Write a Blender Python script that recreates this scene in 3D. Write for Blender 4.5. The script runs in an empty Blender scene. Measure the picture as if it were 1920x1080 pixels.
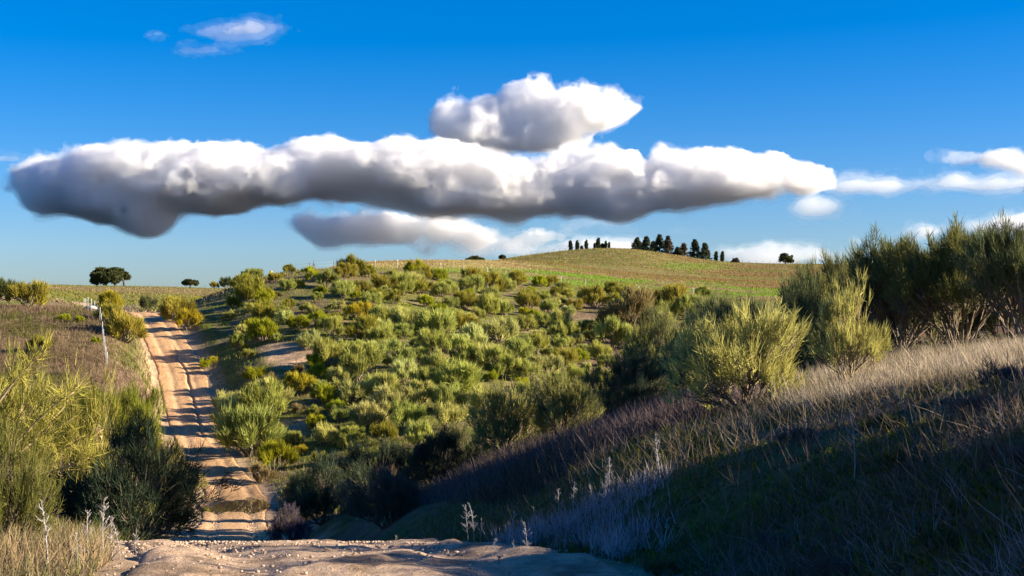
import bpy, math, random
import numpy as np
from mathutils import Vector

# ------------------------------------------------------------------ camera, sky, sun, exposure
scene = bpy.context.scene
F = 2667.0                       # focal length in pixels of the 1920 px wide photograph (50 mm lens)
HOR = 590.0                      # row of the true horizon
cam_d = bpy.data.cameras.new('camera'); cam = bpy.data.objects.new('camera', cam_d)
scene.collection.objects.link(cam); scene.camera = cam
cam_d.lens = 50; cam_d.sensor_width = 36; cam_d.clip_start = 0.1; cam_d.clip_end = 60000
cam.location = (0, 0, 0); cam.rotation_euler = (math.radians(90) + math.atan(50 / F), 0, 0)

SUN_EL, SUN_AZ = math.radians(19.5), math.radians(95.0)      # azimuth clockwise from the view direction
w = bpy.data.worlds.new('World'); scene.world = w; w.use_nodes = True
nt = w.node_tree; nt.nodes.clear()
sky = nt.nodes.new('ShaderNodeTexSky'); sky.sky_type = 'NISHITA'; sky.sun_disc = False
sky.sun_elevation = SUN_EL; sky.sun_rotation = SUN_AZ
sky.altitude = 600; sky.air_density = 1.0; sky.dust_density = 0.9; sky.ozone_density = 4.0
hs = nt.nodes.new('ShaderNodeHueSaturation'); hs.inputs['Saturation'].default_value = 1.5
bg = nt.nodes.new('ShaderNodeBackground'); bg.inputs[1].default_value = 0.055
wo = nt.nodes.new('ShaderNodeOutputWorld')
nt.links.new(sky.outputs[0], hs.inputs['Color']); tint = nt.nodes.new('ShaderNodeVectorMath'); tint.operation = 'MULTIPLY'; tint.inputs[1].default_value = (0.74, 0.78, 1.02)
nt.links.new(hs.outputs[0], tint.inputs[0]); nt.links.new(tint.outputs[0], bg.inputs[0]); nt.links.new(bg.outputs[0], wo.inputs[0])

sd = bpy.data.lights.new('sun', 'SUN'); sun = bpy.data.objects.new('sun', sd); scene.collection.objects.link(sun)
sd.energy = 5.0; sd.angle = math.radians(0.53); sd.color = (1.0, 0.86, 0.66)
SUNV = Vector((math.sin(SUN_AZ) * math.cos(SUN_EL), math.cos(SUN_AZ) * math.cos(SUN_EL), math.sin(SUN_EL)))
sun.rotation_euler = SUNV.to_track_quat('Z', 'Y').to_euler()
vs = scene.view_settings
vs.view_transform = 'Standard'; vs.look = 'None'; vs.exposure = 1.68; vs.gamma = 1.0; vs.use_curve_mapping = False
cy = scene.cycles
cy.use_denoising = True; cy.max_bounces = 14; cy.diffuse_bounces = 2; cy.glossy_bounces = 2
cy.transmission_bounces = 3; cy.transparent_max_bounces = 12; cy.volume_bounces = 12
cy.sample_clamp_indirect = 4.0

# ------------------------------------------------------------------ helpers
COL = scene.collection
RNG = np.random.default_rng(7)

def _hash(ix, iy, iz, seed):
    h = (ix.astype(np.int64) * 374761393 + iy.astype(np.int64) * 668265263 + iz.astype(np.int64) * 2147483647 + seed * 1274126177) & 0xffffffff
    h = ((h ^ (h >> 13)) * 1274126177) & 0xffffffff
    h = ((h ^ (h >> 16)) * 2246822519) & 0xffffffff
    h = h ^ (h >> 15)
    return (h & 0xffffff).astype(np.float32) / np.float32(0xffffff)

def noise2(x, y, seed=0):
    ix, iy = np.floor(x), np.floor(y); fx, fy = x - ix, y - iy
    ux, uy = fx * fx * fx * (fx * (fx * 6 - 15) + 10), fy * fy * fy * (fy * (fy * 6 - 15) + 10)
    z = np.zeros_like(ix)
    a, b = _hash(ix, iy, z, seed), _hash(ix + 1, iy, z, seed)
    c, d = _hash(ix, iy + 1, z, seed), _hash(ix + 1, iy + 1, z, seed)
    return (a + (b - a) * ux) * (1 - uy) + (c + (d - c) * ux) * uy

def fbm2(x, y, octv=4, seed=0, gain=0.5):
    s, a, t = 0.0, 1.0, 0.0
    for k in range(octv):
        s = s + a * noise2(x + 17.3 * k, y - 9.1 * k, seed + k); t += a; a *= gain; x = x * 2.03; y = y * 2.03
    return s / t

def noise3(x, y, z, seed=0):
    ix, iy, iz = np.floor(x), np.floor(y), np.floor(z); fx, fy, fz = x - ix, y - iy, z - iz
    ux, uy, uz = [f * f * (3 - 2 * f) for f in (fx, fy, fz)]
    r = 0
    for dx in (0, 1):
        for dy in (0, 1):
            for dz in (0, 1):
                r = r + _hash(ix + dx, iy + dy, iz + dz, seed) * (ux if dx else 1 - ux) * (uy if dy else 1 - uy) * (uz if dz else 1 - uz)
    return r

def sstep(a, b, x):
    t = np.clip((x - a) / (b - a), 0, 1); return t * t * (3 - 2 * t)

def pchip(xs, ys, xq):
    xs, ys, xq = np.asarray(xs, float), np.asarray(ys, float), np.asarray(xq, float)
    h = np.diff(xs); dl = np.diff(ys) / h; m = np.zeros_like(ys)
    for i in range(1, len(xs) - 1):
        if dl[i - 1] * dl[i] > 0:
            w1, w2 = 2 * h[i] + h[i - 1], h[i] + 2 * h[i - 1]; m[i] = (w1 + w2) / (w1 / dl[i - 1] + w2 / dl[i])
    m[0], m[-1] = dl[0], dl[-1]
    q = np.clip(xq, xs[0], xs[-1]); i = np.clip(np.searchsorted(xs, q, side='right') - 1, 0, len(h) - 1)
    t = (q - xs[i]) / h[i]
    return ((2*t**3 - 3*t**2 + 1) * ys[i] + (t**3 - 2*t**2 + t) * h[i] * m[i] + (-2*t**3 + 3*t**2) * ys[i+1] + (t**3 - t**2) * h[i] * m[i+1])

def new_mesh(name, verts, faces, tint=None, smooth=False, col=None):
    """fast mesh from numpy arrays; faces is (n,3) or (n,4)"""
    me = bpy.data.meshes.new(name)
    verts = np.ascontiguousarray(verts, np.float32); faces = np.ascontiguousarray(faces, np.int32)
    n, k = faces.shape
    me.vertices.add(len(verts)); me.vertices.foreach_set('co', verts.ravel())
    me.loops.add(n * k); me.loops.foreach_set('vertex_index', faces.ravel())
    me.polygons.add(n); me.polygons.foreach_set('loop_start', np.arange(n, dtype=np.int32) * k)
    if smooth: me.polygons.foreach_set('use_smooth', np.ones(n, bool))
    if tint is not None:
        a = me.attributes.new('tint', 'FLOAT', 'POINT'); a.data.foreach_set('value', np.ascontiguousarray(tint, np.float32))
    if col is not None:
        a = me.attributes.new('col', 'FLOAT_COLOR', 'POINT')
        c4 = np.ones((len(verts), 4), np.float32); c4[:, :3] = col; a.data.foreach_set('color', c4.ravel())
    me.update(calc_edges=True)
    return me

def link(name, me, mat=None, parent=None, color=None):
    o = bpy.data.objects.new(name, me); COL.objects.link(o)
    if mat is not None and me is not None and not me.materials: me.materials.append(mat)
    if parent is not None: o.parent = parent
    if color is not None: o.color = (*color, 1.0)
    return o

def tag(o, label=None, cat=None, group=None, kind=None):
    if label: o['label'] = label
    if cat: o['category'] = cat
    if group: o['group'] = group
    if kind: o['kind'] = kind
    return o

# ------------------------------------------------------------------ materials
def mat_new(name):
    m = bpy.data.materials.new(name); m.use_nodes = True; m.node_tree.nodes.clear(); return m, m.node_tree

def mat_foliage(name, translucency=0.3, lo=0.55, hi=1.35, rough=True):
    """colour = the object's own colour, varied twig by twig"""
    m, t = mat_new(name); N = t.nodes.new; L = t.links.new
    oi = N('ShaderNodeObjectInfo'); at = N('ShaderNodeAttribute'); at.attribute_name = 'tint'
    mr = N('ShaderNodeMapRange'); mr.inputs['To Min'].default_value = lo; mr.inputs['To Max'].default_value = hi
    L(at.outputs['Fac'], mr.inputs['Value'])
    sc = N('ShaderNodeVectorMath'); sc.operation = 'SCALE'; L(oi.outputs['Color'], sc.inputs[0]); L(mr.outputs[0], sc.inputs['Scale'])
    d = N('ShaderNodeBsdfDiffuse'); L(sc.outputs[0], d.inputs['Color'])
    tr = N('ShaderNodeBsdfTranslucent'); L(sc.outputs[0], tr.inputs['Color'])
    mx = N('ShaderNodeMixShader'); mx.inputs[0].default_value = translucency
    L(d.outputs[0], mx.inputs[1]); L(tr.outputs[0], mx.inputs[2])
    o = N('ShaderNodeOutputMaterial'); L(mx.outputs[0], o.inputs[0]); return m

def mat_grass(name, translucency=0.35):
    m, t = mat_new(name); N = t.nodes.new; L = t.links.new
    at = N('ShaderNodeAttribute'); at.attribute_name = 'col'
    d = N('ShaderNodeBsdfDiffuse'); L(at.outputs['Color'], d.inputs['Color'])
    tr = N('ShaderNodeBsdfTranslucent'); L(at.outputs['Color'], tr.inputs['Color'])
    mx = N('ShaderNodeMixShader'); mx.inputs[0].default_value = translucency
    L(d.outputs[0], mx.inputs[1]); L(tr.outputs[0], mx.inputs[2])
    o = N('ShaderNodeOutputMaterial'); L(mx.outputs[0], o.inputs[0]); return m

def mat_vcol(name, scale=3.0, amount=0.5, bump=0.3, bscale=12.0, bdist=0.05, rough=0.95):
    m, t = mat_new(name); N = t.nodes.new; L = t.links.new
    at = N('ShaderNodeAttribute'); at.attribute_name = 'col'
    tc = N('ShaderNodeTexCoord')
    nz = N('ShaderNodeTexNoise'); nz.inputs['Scale'].default_value = scale; nz.inputs['Detail'].default_value = 6; nz.inputs['Roughness'].default_value = 0.65
    L(tc.outputs['Object'], nz.inputs['Vector'])
    mr = N('ShaderNodeMapRange'); mr.inputs['From Min'].default_value = 0.3; mr.inputs['From Max'].default_value = 0.7
    mr.inputs['To Min'].default_value = 1 - amount; mr.inputs['To Max'].default_value = 1 + amount; L(nz.outputs['Fac'], mr.inputs['Value'])
    sc = N('ShaderNodeVectorMath'); sc.operation = 'SCALE'; L(at.outputs['Color'], sc.inputs[0]); L(mr.outputs[0], sc.inputs['Scale'])
    p = N('ShaderNodeBsdfPrincipled'); p.inputs['Roughness'].default_value = rough; p.inputs['Specular IOR Level'].default_value = 0.15
    L(sc.outputs[0], p.inputs['Base Color'])
    n2 = N('ShaderNodeTexNoise'); n2.inputs['Scale'].default_value = bscale; n2.inputs['Detail'].default_value = 8; n2.inputs['Roughness'].default_value = 0.7
    L(tc.outputs['Object'], n2.inputs['Vector'])
    b = N('ShaderNodeBump'); b.inputs['Strength'].default_value = bump; b.inputs['Distance'].default_value = bdist
    L(n2.outputs['Fac'], b.inputs['Height']); L(b.outputs[0], p.inputs['Normal'])
    o = N('ShaderNodeOutputMaterial'); L(p.outputs[0], o.inputs[0]); return m

def mat_plain(name, color, rough=0.8, metal=0.0, var=0.25, scale=20.0):
    m, t = mat_new(name); N = t.nodes.new; L = t.links.new
    tc = N('ShaderNodeTexCoord'); nz = N('ShaderNodeTexNoise'); nz.inputs['Scale'].default_value = scale; nz.inputs['Detail'].default_value = 5
    L(tc.outputs['Object'], nz.inputs['Vector'])
    mr = N('ShaderNodeMapRange'); mr.inputs['From Min'].default_value = 0.3; mr.inputs['From Max'].default_value = 0.7
    mr.inputs['To Min'].default_value = 1 - var; mr.inputs['To Max'].default_value = 1 + var; L(nz.outputs['Fac'], mr.inputs['Value'])
    sc = N('ShaderNodeVectorMath'); sc.operation = 'SCALE'; sc.inputs[0].default_value = color; L(mr.outputs[0], sc.inputs['Scale'])
    p = N('ShaderNodeBsdfPrincipled'); p.inputs['Roughness'].default_value = rough; p.inputs['Metallic'].default_value = metal
    L(sc.outputs[0], p.inputs['Base Color'])
    o = N('ShaderNodeOutputMaterial'); L(p.outputs[0], o.inputs[0]); return m

def mat_water():
    m, t = mat_new('puddle_water'); N = t.nodes.new; L = t.links.new
    p = N('ShaderNodeBsdfPrincipled'); p.inputs['Base Color'].default_value = (0.10, 0.07, 0.04, 1); p.inputs['Roughness'].default_value = 0.02
    p.inputs['IOR'].default_value = 1.33; p.inputs['Coat Weight'].default_value = 1.0; p.inputs['Coat Roughness'].default_value = 0.01; p.inputs['Coat IOR'].default_value = 1.6; p.inputs['Specular IOR Level'].default_value = 1.0
    tc = N('ShaderNodeTexCoord'); nz = N('ShaderNodeTexNoise'); nz.inputs['Scale'].default_value = 3.0
    L(tc.outputs['Object'], nz.inputs['Vector'])
    b = N('ShaderNodeBump'); b.inputs['Strength'].default_value = 0.03; b.inputs['Distance'].default_value = 0.01
    L(nz.outputs['Fac'], b.inputs['Height']); L(b.outputs[0], p.inputs['Normal'])
    o = N('ShaderNodeOutputMaterial'); L(p.outputs[0], o.inputs[0]); return m

def mat_cloud(name, density, aniso=0.2):
    m, t = mat_new(name); N = t.nodes.new; L = t.links.new
    v = N('ShaderNodeVolumeScatter'); v.inputs['Color'].default_value = (0.974, 0.989, 0.9998, 1)
    v.inputs['Density'].default_value = density; v.inputs['Anisotropy'].default_value = aniso
    o = N('ShaderNodeOutputMaterial'); L(v.outputs[0], o.inputs['Volume']); return m

M_GROUND = mat_vcol('soil_and_short_grass', 2.2, 0.45, 0.6, 5.0, 0.12)
M_TRACK = mat_vcol('track_dirt', 7.0, 0.38, 1.0, 11.0, 0.07)
M_FOL = mat_foliage('broom_twigs')
M_GRASS = mat_grass('grass_blades')
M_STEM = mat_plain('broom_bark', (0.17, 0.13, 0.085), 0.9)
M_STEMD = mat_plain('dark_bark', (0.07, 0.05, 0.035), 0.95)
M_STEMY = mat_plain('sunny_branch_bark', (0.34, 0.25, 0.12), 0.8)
M_METAL = mat_plain('galvanised_steel', (0.45, 0.47, 0.50), 0.5, 0.3)
M_WHITE = mat_plain('white_painted_post', (0.50, 0.48, 0.44), 0.7)
M_WOOD = mat_plain('weathered_wood', (0.16, 0.13, 0.10), 0.9)
M_YEL = mat_plain('yellow_sign_paint', (0.75, 0.45, 0.02), 0.5)
M_ROCK = mat_plain('pale_rock', (0.52, 0.47, 0.40), 0.9, 0, 0.35, 6.0)

# ------------------------------------------------------------------ terrain heights
# columns of the land, fanned out from the viewpoint: X = (px-960)/F * Y ; pairs are (Y, Z)
COLS = {  # right-hand columns: unseen ground behind bank and hedge raised to shade the track
 -5000: [(2,-1.5),(12,-1.2),(30,-1.5),(60,-1.5),(110,0),(200,2),(350,7),(600,9),(1600,-25)],
 -800: [(2,-1.55),(12,-1.5),(25,-2.8),(45,-5.2),(70,-6.2),(90,-4.5),(110,-1.5),(130,0.8),(200,3),(350,7.5),(480,9),(600,8),(1600,-30)],
 0: [(2,-1.6),(12,-1.8),(20,-2.9),(35,-5.2),(50,-6.8),(65,-7.4),(80,-5.8),(92,-3.5),(105,-0.6),(112,0.4),(122,0.6),(130,1.3),(150,2.2),(200,3.5),(300,5.9),(400,8.5),(450,9.2),(700,4),(1600,-30)],
 200: [(2,-1.6),(12,-1.9),(20,-3.2),(35,-5.6),(50,-7.5),(65,-8.8),(80,-7.2),(92,-4.0),(100,-2.2),(108,-0.6),(115,0.1),(125,0.05),(140,0.3),(170,1.3),(230,3.3),(300,5.4),(400,8.0),(450,8.7),(700,4),(1600,-30)],
 300: [(2,-1.6),(12,-1.95),(20,-3.3),(35,-5.8),(50,-7.7),(65,-9.0),(80,-8.2),(92,-6.0),(100,-4.8),(110,-2.8),(120,-1.2),(133,0.1),(145,0.1),(180,1.2),(230,3.0),(300,5.2),(400,7.8),(450,8.3),(700,4),(1600,-30)],
 420: [(2,-1.6),(12,-1.95),(20,-3.3),(35,-5.8),(50,-7.7),(70,-9.3),(80,-8.4),(90,-6.6),(97,-5.8),(105,-4.25),(115,-2.5),(125,-0.7),(135,1.0),(142,2.2),(150,2.7),(170,2.2),(230,2.6),(300,4.5),(400,7.3),(480,8.2),(700,3),(1600,-30)],
 520: [(2,-1.6),(12,-1.95),(20,-3.3),(35,-5.6),(50,-7.6),(70,-9.2),(78,-8.6),(85,-7.2),(93,-5.5),(101,-3.9),(110,-2.2),(120,-0.3),(130,1.6),(140,3.2),(150,4.4),(160,4.6),(180,4.3),(230,4.4),(300,5.5),(400,7),(480,7),(700,2),(1600,-30)],
 650: [(2,-1.6),(12,-1.9),(20,-3.1),(30,-4.6),(45,-6.4),(55,-7.6),(65,-8.6),(75,-8.4),(85,-6.9),(95,-5.0),(105,-2.9),(115,-0.95),(130,1.8),(145,4.0),(155,5.1),(165,5.4),(180,5.7),(230,7.9),(300,10.6),(340,11),(450,8),(700,0),(1600,-30)],
 800: [(2,-1.6),(12,-1.75),(20,-2.9),(30,-4.0),(40,-5.0),(50,-6.6),(60,-7.9),(70,-8.2),(80,-7.2),(90,-5.6),(100,-3.9),(112,-1.9),(125,0.0),(140,2.0),(155,3.9),(170,5.0),(180,5.5),(230,8.1),(300,11.4),(340,12.2),(420,11.5),(520,11),(800,0),(1600,-30)],
 960: [(2,-1.6),(8,-1.6),(12,-1.7),(20,-2.6),(30,-3.2),(36,-3.5),(45,-4.4),(55,-5.8),(65,-7.2),(75,-7.4),(85,-6.4),(95,-5.1),(108,-3.4),(125,-1.2),(145,1.0),(165,3.0),(178,4.2),(200,5.5),(250,8.5),(300,11.4),(330,12.4),(370,13.6),(450,18.0),(480,18.3),(800,5),(1600,-30)],
 1150: [(2,-1.6),(6,-1.6),(9,-1.62),(12,-1.55),(16,-1.6),(20,-1.8),(26,-2.1),(32,-2.6),(45,-3.4),(60,-4.4),(75,-6.2),(85,-6.7),(100,-5.1),(115,-3.3),(135,-0.9),(155,1.2),(172,2.4),(190,3.4),(230,5.8),(280,8.2),(330,10.6),(400,17.3),(450,21.1),(490,21.6),(800,5),(1600,-30)],
 1400: [(2,-1.58),(4,-1.55),(6,-1.5),(8,-1.35),(12,-1.2),(16,-1.15),(19,-1.2),(24,-1.3),(30,-1.8),(38,-1.6),(48,-1.6),(60,-2.6),(75,-5.0),(100,-5.6),(130,-2.2),(155,0.2),(175,1.6),(200,3.0),(250,5.3),(300,7.2),(350,9.2),(420,14.2),(450,16.4),(490,17),(800,0),(1600,-30)],
 1650: [(2,-1.55),(3,-1.5),(5,-1.35),(8,-1.0),(12,-0.86),(16,-0.76),(22,-0.74),(28,-0.8),(40,-0.45),(60,-0.8),(80,-4.0),(100,-5.8),(150,-1),(200,2.4),(300,6.9),(400,13),(450,15.8),(490,16),(800,0),(1600,-30)],
 1920: [(2,-1.5),(3,-1.35),(5,-1.0),(8,-0.62),(12,-0.54),(16,-0.54),(22,-0.52),(28,-0.45),(40,-0.2),(60,-0.5),(90,-4.6),(150,-1.5),(200,2),(300,6.5),(450,15.3),(800,0),(1600,-30)],
 2600: [(2,-1.45),(4,-1.0),(7,-0.4),(10,-0.15),(14,0.0),(20,0.1),(28,0.6),(40,1.0),(70,-3),(120,-3),(200,1.5),(450,14),(800,0),(1600,-30)],
 4500: [(2,-1.2),(4,-0.5),(6,0.0),(8,0.3),(10,0.4),(16,0.6),(30,1.5),(60,-1),(150,-1),(450,10),(800,0),(1600,-30)],
 7000: [(2,-1.0),(4,-0.1),(6,0.3),(10,0.7),(30,1.5),(60,0),(150,0),(450,8),(800,0),(1600,-30)],
}
LG = np.linspace(math.log(2), math.log(1600), 420)
_px = np.array(sorted(COLS)); _tab = np.array([pchip(np.log([p[0] for p in COLS[c]]), [p[1] for p in COLS[c]], LG) for c in _px])
PXG = np.concatenate([np.arange(-5000, -800, 100), np.arange(-800, 2600, 10), np.arange(2600, 7001, 100)]).astype(float)
TAB = np.array([pchip(_px, _tab[:, k], PXG) for k in range(len(LG))]).T          # (px, k)
def _smooth(a, n, ax):
    for _ in range(n):
        b = a.copy(); sl = [slice(None)] * 2; s0 = sl.copy(); s1 = sl.copy(); s2 = sl.copy()
        s0[ax], s1[ax], s2[ax] = slice(0, -2), slice(1, -1), slice(2, None)
        b[tuple(s1)] = 0.25 * a[tuple(s0)] + 0.5 * a[tuple(s1)] + 0.25 * a[tuple(s2)]; a = b
    return a
TAB = _smooth(_smooth(TAB, 6, 1), 10, 0)

def zbase(X, Y):
    Yc = np.clip(Y, 2.0, 1599.0); px = np.clip(X / Yc * F + 960, -4999, 6999)
    k = (np.log(Yc) - LG[0]) / (LG[1] - LG[0]); k0 = np.clip(k.astype(int), 0, len(LG) - 2); fk = k - k0
    i0 = np.clip(np.searchsorted(PXG, px, side='right') - 1, 0, len(PXG) - 2); fi = (px - PXG[i0]) / (PXG[i0 + 1] - PXG[i0])
    z = (TAB[i0, k0] * (1 - fi) + TAB[i0 + 1, k0] * fi) * (1 - fk) + (TAB[i0, k0 + 1] * (1 - fi) + TAB[i0 + 1, k0 + 1] * fi) * fk
    amp = np.clip(Y / 60.0, 0.30, 1.0) * (1 - 0.7 * sstep(180, 300, Y))
    z = z + amp * (0.55 * (fbm2(X / 9.0, Y / 9.0, 4, 3) - 0.5) + 0.22 * (fbm2(X / 1.9, Y / 1.9, 3, 11) - 0.5))
    return z

TRK = np.array([  # Y, X, Z, half width
 (-60, -0.2, -1.4, 1.7), (-10, -0.4, -1.6, 1.7), (2, -0.6, -1.62, 1.65), (8.8, -0.85, -1.62, 1.62), (12, -1.75, -1.95, 1.6), (20, -3.6, -3.3, 1.6),
 (30, -5.6, -5.0, 1.6), (40, -7.7, -6.5, 1.6), (50, -9.8, -7.75, 1.58), (60, -11.75, -8.8, 1.55), (66.5, -13.0, -9.36, 1.6), (70.5, -13.75, -9.50, 1.75),
 (74.5, -14.55, -9.34, 1.65), (77, -15.5, -8.95, 1.6), (80.5, -17.0, -8.4, 1.55), (90, -20.0, -7.1, 1.7), (100, -22.9, -5.6, 1.85), (108, -25.1, -4.4, 1.9),
 (117, -28.2, -2.65, 1.85), (129, -32.5, -0.5, 1.85), (134, -34.3, 0.1, 1.9), (140, -36.8, 0.25, 1.9), (150, -42, 0.2, 1.9), (165, -52, 0.3, 1.9)])
def trk(Y):
    return pchip(TRK[:, 0], TRK[:, 1], Y), pchip(TRK[:, 0], TRK[:, 2], Y), pchip(TRK[:, 0], TRK[:, 3], Y)
_ty = np.linspace(-60, 165, 2000); _tx, _tz, _tw = trk(_ty)
def zground(X, Y):
    z = zbase(X, Y); Yq = np.clip(Y, -60, 165)
    xc, zc, hw = np.interp(Yq, _ty, _tx), np.interp(Yq, _ty, _tz), np.interp(Yq, _ty, _tw)
    lat = np.abs(X - xc); bw = 1.3 + 0.9 * fbm2(X / 3.0, Y / 3.0, 3, 21) + 1.3 * sstep(88, 96, Y) * sstep(128, 118, Y) * (X > xc)
    t = sstep(hw + 0.05, hw + bw, lat); t = np.maximum(t, sstep(160, 168, Y))
    return (zc - 0.02 - 0.16 * sstep(hw - 0.05, hw - 0.45, lat)) * (1 - t) + z * t

def zg(x, y): return float(zground(np.array([float(x)]), np.array([float(y)]))[0])

_yscan = np.exp(np.linspace(math.log(3), math.log(520), 3000))
def ground_at(px, py, ymin=3.0, ymax=520.0):
    """the point of the land seen at a pixel of the photograph, between two distances"""
    ys = _yscan[(_yscan >= ymin) & (_yscan <= ymax)]; xs = (px - 960) / F * ys
    rows = HOR - zground(xs, ys) * F / ys
    hit = np.where((rows[:-1] > py) & (rows[1:] <= py))[0]
    i = hit[0] if len(hit) else int(np.argmin(np.abs(rows - py)))
    return float(xs[i]), float(ys[i]), float(zground(xs[i:i+1], ys[i:i+1])[0])
# ------------------------------------------------------------------ the ground sheet
def build_ground():
    su = np.concatenate([np.linspace(-2.2, -0.46, 90)[:-1], np.linspace(-0.46, 0.46, 560), np.linspace(0.46, 2.2, 90)[1:]])
    yv = np.concatenate([-np.exp(np.linspace(math.log(60), math.log(0.5), 30)), [0.0, 0.8, 1.5],
                         np.exp(np.linspace(math.log(2), math.log(14), 150)), np.exp(np.linspace(math.log(14), math.log(60), 170))[1:],
                         np.exp(np.linspace(math.log(60), math.log(170), 260))[1:], np.exp(np.linspace(math.log(170), math.log(520), 170))[1:],
                         np.exp(np.linspace(math.log(520), math.log(1590), 25))[1:]])
    Yg, Sg = np.meshgrid(yv, su, indexing='ij')
    Xg = Sg * np.where(Yg >= 2, Yg, 2 + (2 - Yg) * 0.9)
    X, Y = Xg.ravel(), Yg.ravel(); Z = zground(X, Y)
    n, m = Xg.shape
    idx = np.arange(n * m).reshape(n, m)
    faces = np.stack([idx[:-1, :-1].ravel(), idx[:-1, 1:].ravel(), idx[1:, 1:].ravel(), idx[1:, :-1].ravel()], 1)
    col = ground_colour(X, Y, Z)
    o = link('ground', new_mesh('ground', np.stack([X, Y, Z], 1), faces, smooth=True, col=col), M_GROUND)
    return tag(o, 'uneven ground of dry grass, moss and sandy soil', None, None, 'structure')

def lerp(a, b, t): return a * (1 - t[:, None]) + np.asarray(b) * t[:, None]

def ground_colour(X, Y, Z):
    Yp = np.clip(Y, 2, None); px = X / Yp * F + 960; py = HOR - Z * F / Yp
    n1 = fbm2(X / 6, Y / 6, 4, 31); n2 = fbm2(X / 1.4, Y / 1.4, 4, 41); n3 = fbm2(X / 25, Y / 25, 3, 51)
    soil = np.array((0.21, 0.145, 0.09)); sand = np.array((0.44, 0.31, 0.19)); drygr = np.array((0.17, 0.115, 0.075))
    straw = np.array((0.27, 0.20, 0.09)); green = np.array((0.11, 0.13, 0.018)); lush = np.array((0.12, 0.17, 0.018)); moss = np.array((0.05, 0.055, 0.014))
    c = np.tile(drygr, (len(X), 1))
    # scrub slope: dry grass with green ground between the bushes, sandy scrapes
    slope = (Y > 60) & (Y < 185)
    c = lerp(c, green, np.where(slope, 0.9 * sstep(0.37, 0.50, n1 * 0.6 + n2 * 0.4), 0.0))
    c = lerp(c, soil * 1.15, np.where(slope, sstep(0.56, 0.66, n2) * 0.6, 0.0))
    sc = np.exp(-(((px - 545) / 70) ** 2 + ((py - 665) / 32) ** 2)) + np.exp(-(((px - 545) / 40) ** 2 + ((py - 795) / 14) ** 2))
    c = lerp(c, sand * np.array((1.0, 0.95, 0.9)), np.where(slope, sstep(0.35, 0.75, sc * (0.6 + 0.9 * n2)), 0.0))
    lb = np.exp(-(((px - 5) / 40) ** 2 + ((py - 555) / 14) ** 2))
    c = lerp(c, sand, np.where((Y > 110) & (Y < 170), sstep(0.4, 0.8, lb * (0.6 + 0.8 * n2)), 0.0))
    # left mound: purple-brown dry grass
    mound = sstep(250, 190, px) * ((Y > 70) & (Y < 124))
    c = lerp(c, np.array((0.16, 0.11, 0.062)), mound * (0.55 + 0.3 * n1))
    # fields beyond
    far = sstep(165, 190, Y)
    leftf = far * sstep(560, 430, px)
    fl = lerp(np.tile(green * np.array((1.25, 1.1, 1.0)), (len(X), 1)), straw * 0.72, sstep(0.40, 0.62, 0.6 * fbm2(X / 60, Y / 9, 3, 61) + 0.4 * np.exp(-((Y - 300) / 70) ** 2)))
    c = c * (1 - leftf[:, None]) + fl * leftf[:, None]
    rf = far * sstep(560, 640, px)
    nz = fbm2(X / 14, Y / 14, 4, 71)
    fr = lerp(np.tile(lush * 1.15, (len(X), 1)), straw * 0.85, sstep(0.47, 0.62, nz))
    fr = lerp(fr, straw * np.array((1.1, 1.15, 1.0)), sstep(509, 497, py + 14 * (nz - 0.5)) * sstep(1120, 960, px) * 0.92)
    fr = lerp(fr, np.array((0.17, 0.08, 0.04)), sstep(0.54, 0.64, fbm2(X / 22, Y / 12, 4, 77)) * 0.6)
    line = np.interp(px, [900, 940, 1040, 1230, 1450, 1700], [480, 488, 501, 520, 530, 532])
    fr = lerp(fr, np.array((0.19, 0.085, 0.04)), np.exp(-((py - line) / 5.0) ** 2) * sstep(0.35, 0.55, nz) * (Y > 230))
    hill = sstep(4, -4, py - line + 8 * (n2 - 0.5)) * (Y > 240)
    u = X * 0.80 + Y * 0.60 + 8 * (n3 - 0.5)
    stripe = 0.5 + 0.5 * np.sin(u * 0.85)
    hc = lerp(np.tile(np.array((0.175, 0.125, 0.045)), (len(X), 1)), np.array((0.12, 0.14, 0.022)), sstep(0.42, 0.62, stripe * 0.65 + 0.35 * nz))
    hc = lerp(hc, straw * 1.2, sstep(0.80, 0.95, stripe) * sstep(0.4, 0.6, n1) * 0.6)
    hc = lerp(hc, np.array((0.18, 0.105, 0.045)), sstep(0.50, 0.62, fbm2(X / 30, Y / 30, 3, 79)) * 0.6)
    hc = lerp(hc, lush * 1.0, 0.7 * sstep(0.3, 0.9, np.exp(-(((px - 1310) / 80) ** 2 + ((py - 499) / 9) ** 2)) * (0.5 + nz)))
    fr = fr * (1 - hill[:, None]) + hc * hill[:, None]
    c = c * (1 - rf[:, None]) + fr * rf[:, None]
    # near bank and verges: moss, soil, dead leaves
    near = sstep(58, 40, Y)
    nb = lerp(np.tile(soil * np.array((.75, .65, .55)), (len(X), 1)), moss * np.array((1.6, 1.45, .8)), sstep(0.40, 0.58, n2 * 0.5 + n1 * 0.5))
    c = c * (1 - near[:, None]) + nb * near[:, None]
    # bare soil along the track
    Yq = np.clip(Y, -60, 165); xc = np.interp(Yq, _ty, _tx); hw = np.interp(Yq, _ty, _tw)
    lat = np.abs(X - xc) - hw
    edge = sstep(np.where(Y < 40, .55, 1.7), 0.05, lat + np.where(Y < 40, .6, 1.4) * (n2 - 0.5)) * (Y < 166)
    c = lerp(c, sand * 0.78 + soil * 0.1, edge)
    return c * (0.8 + 0.4 * n2)[:, None]

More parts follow.
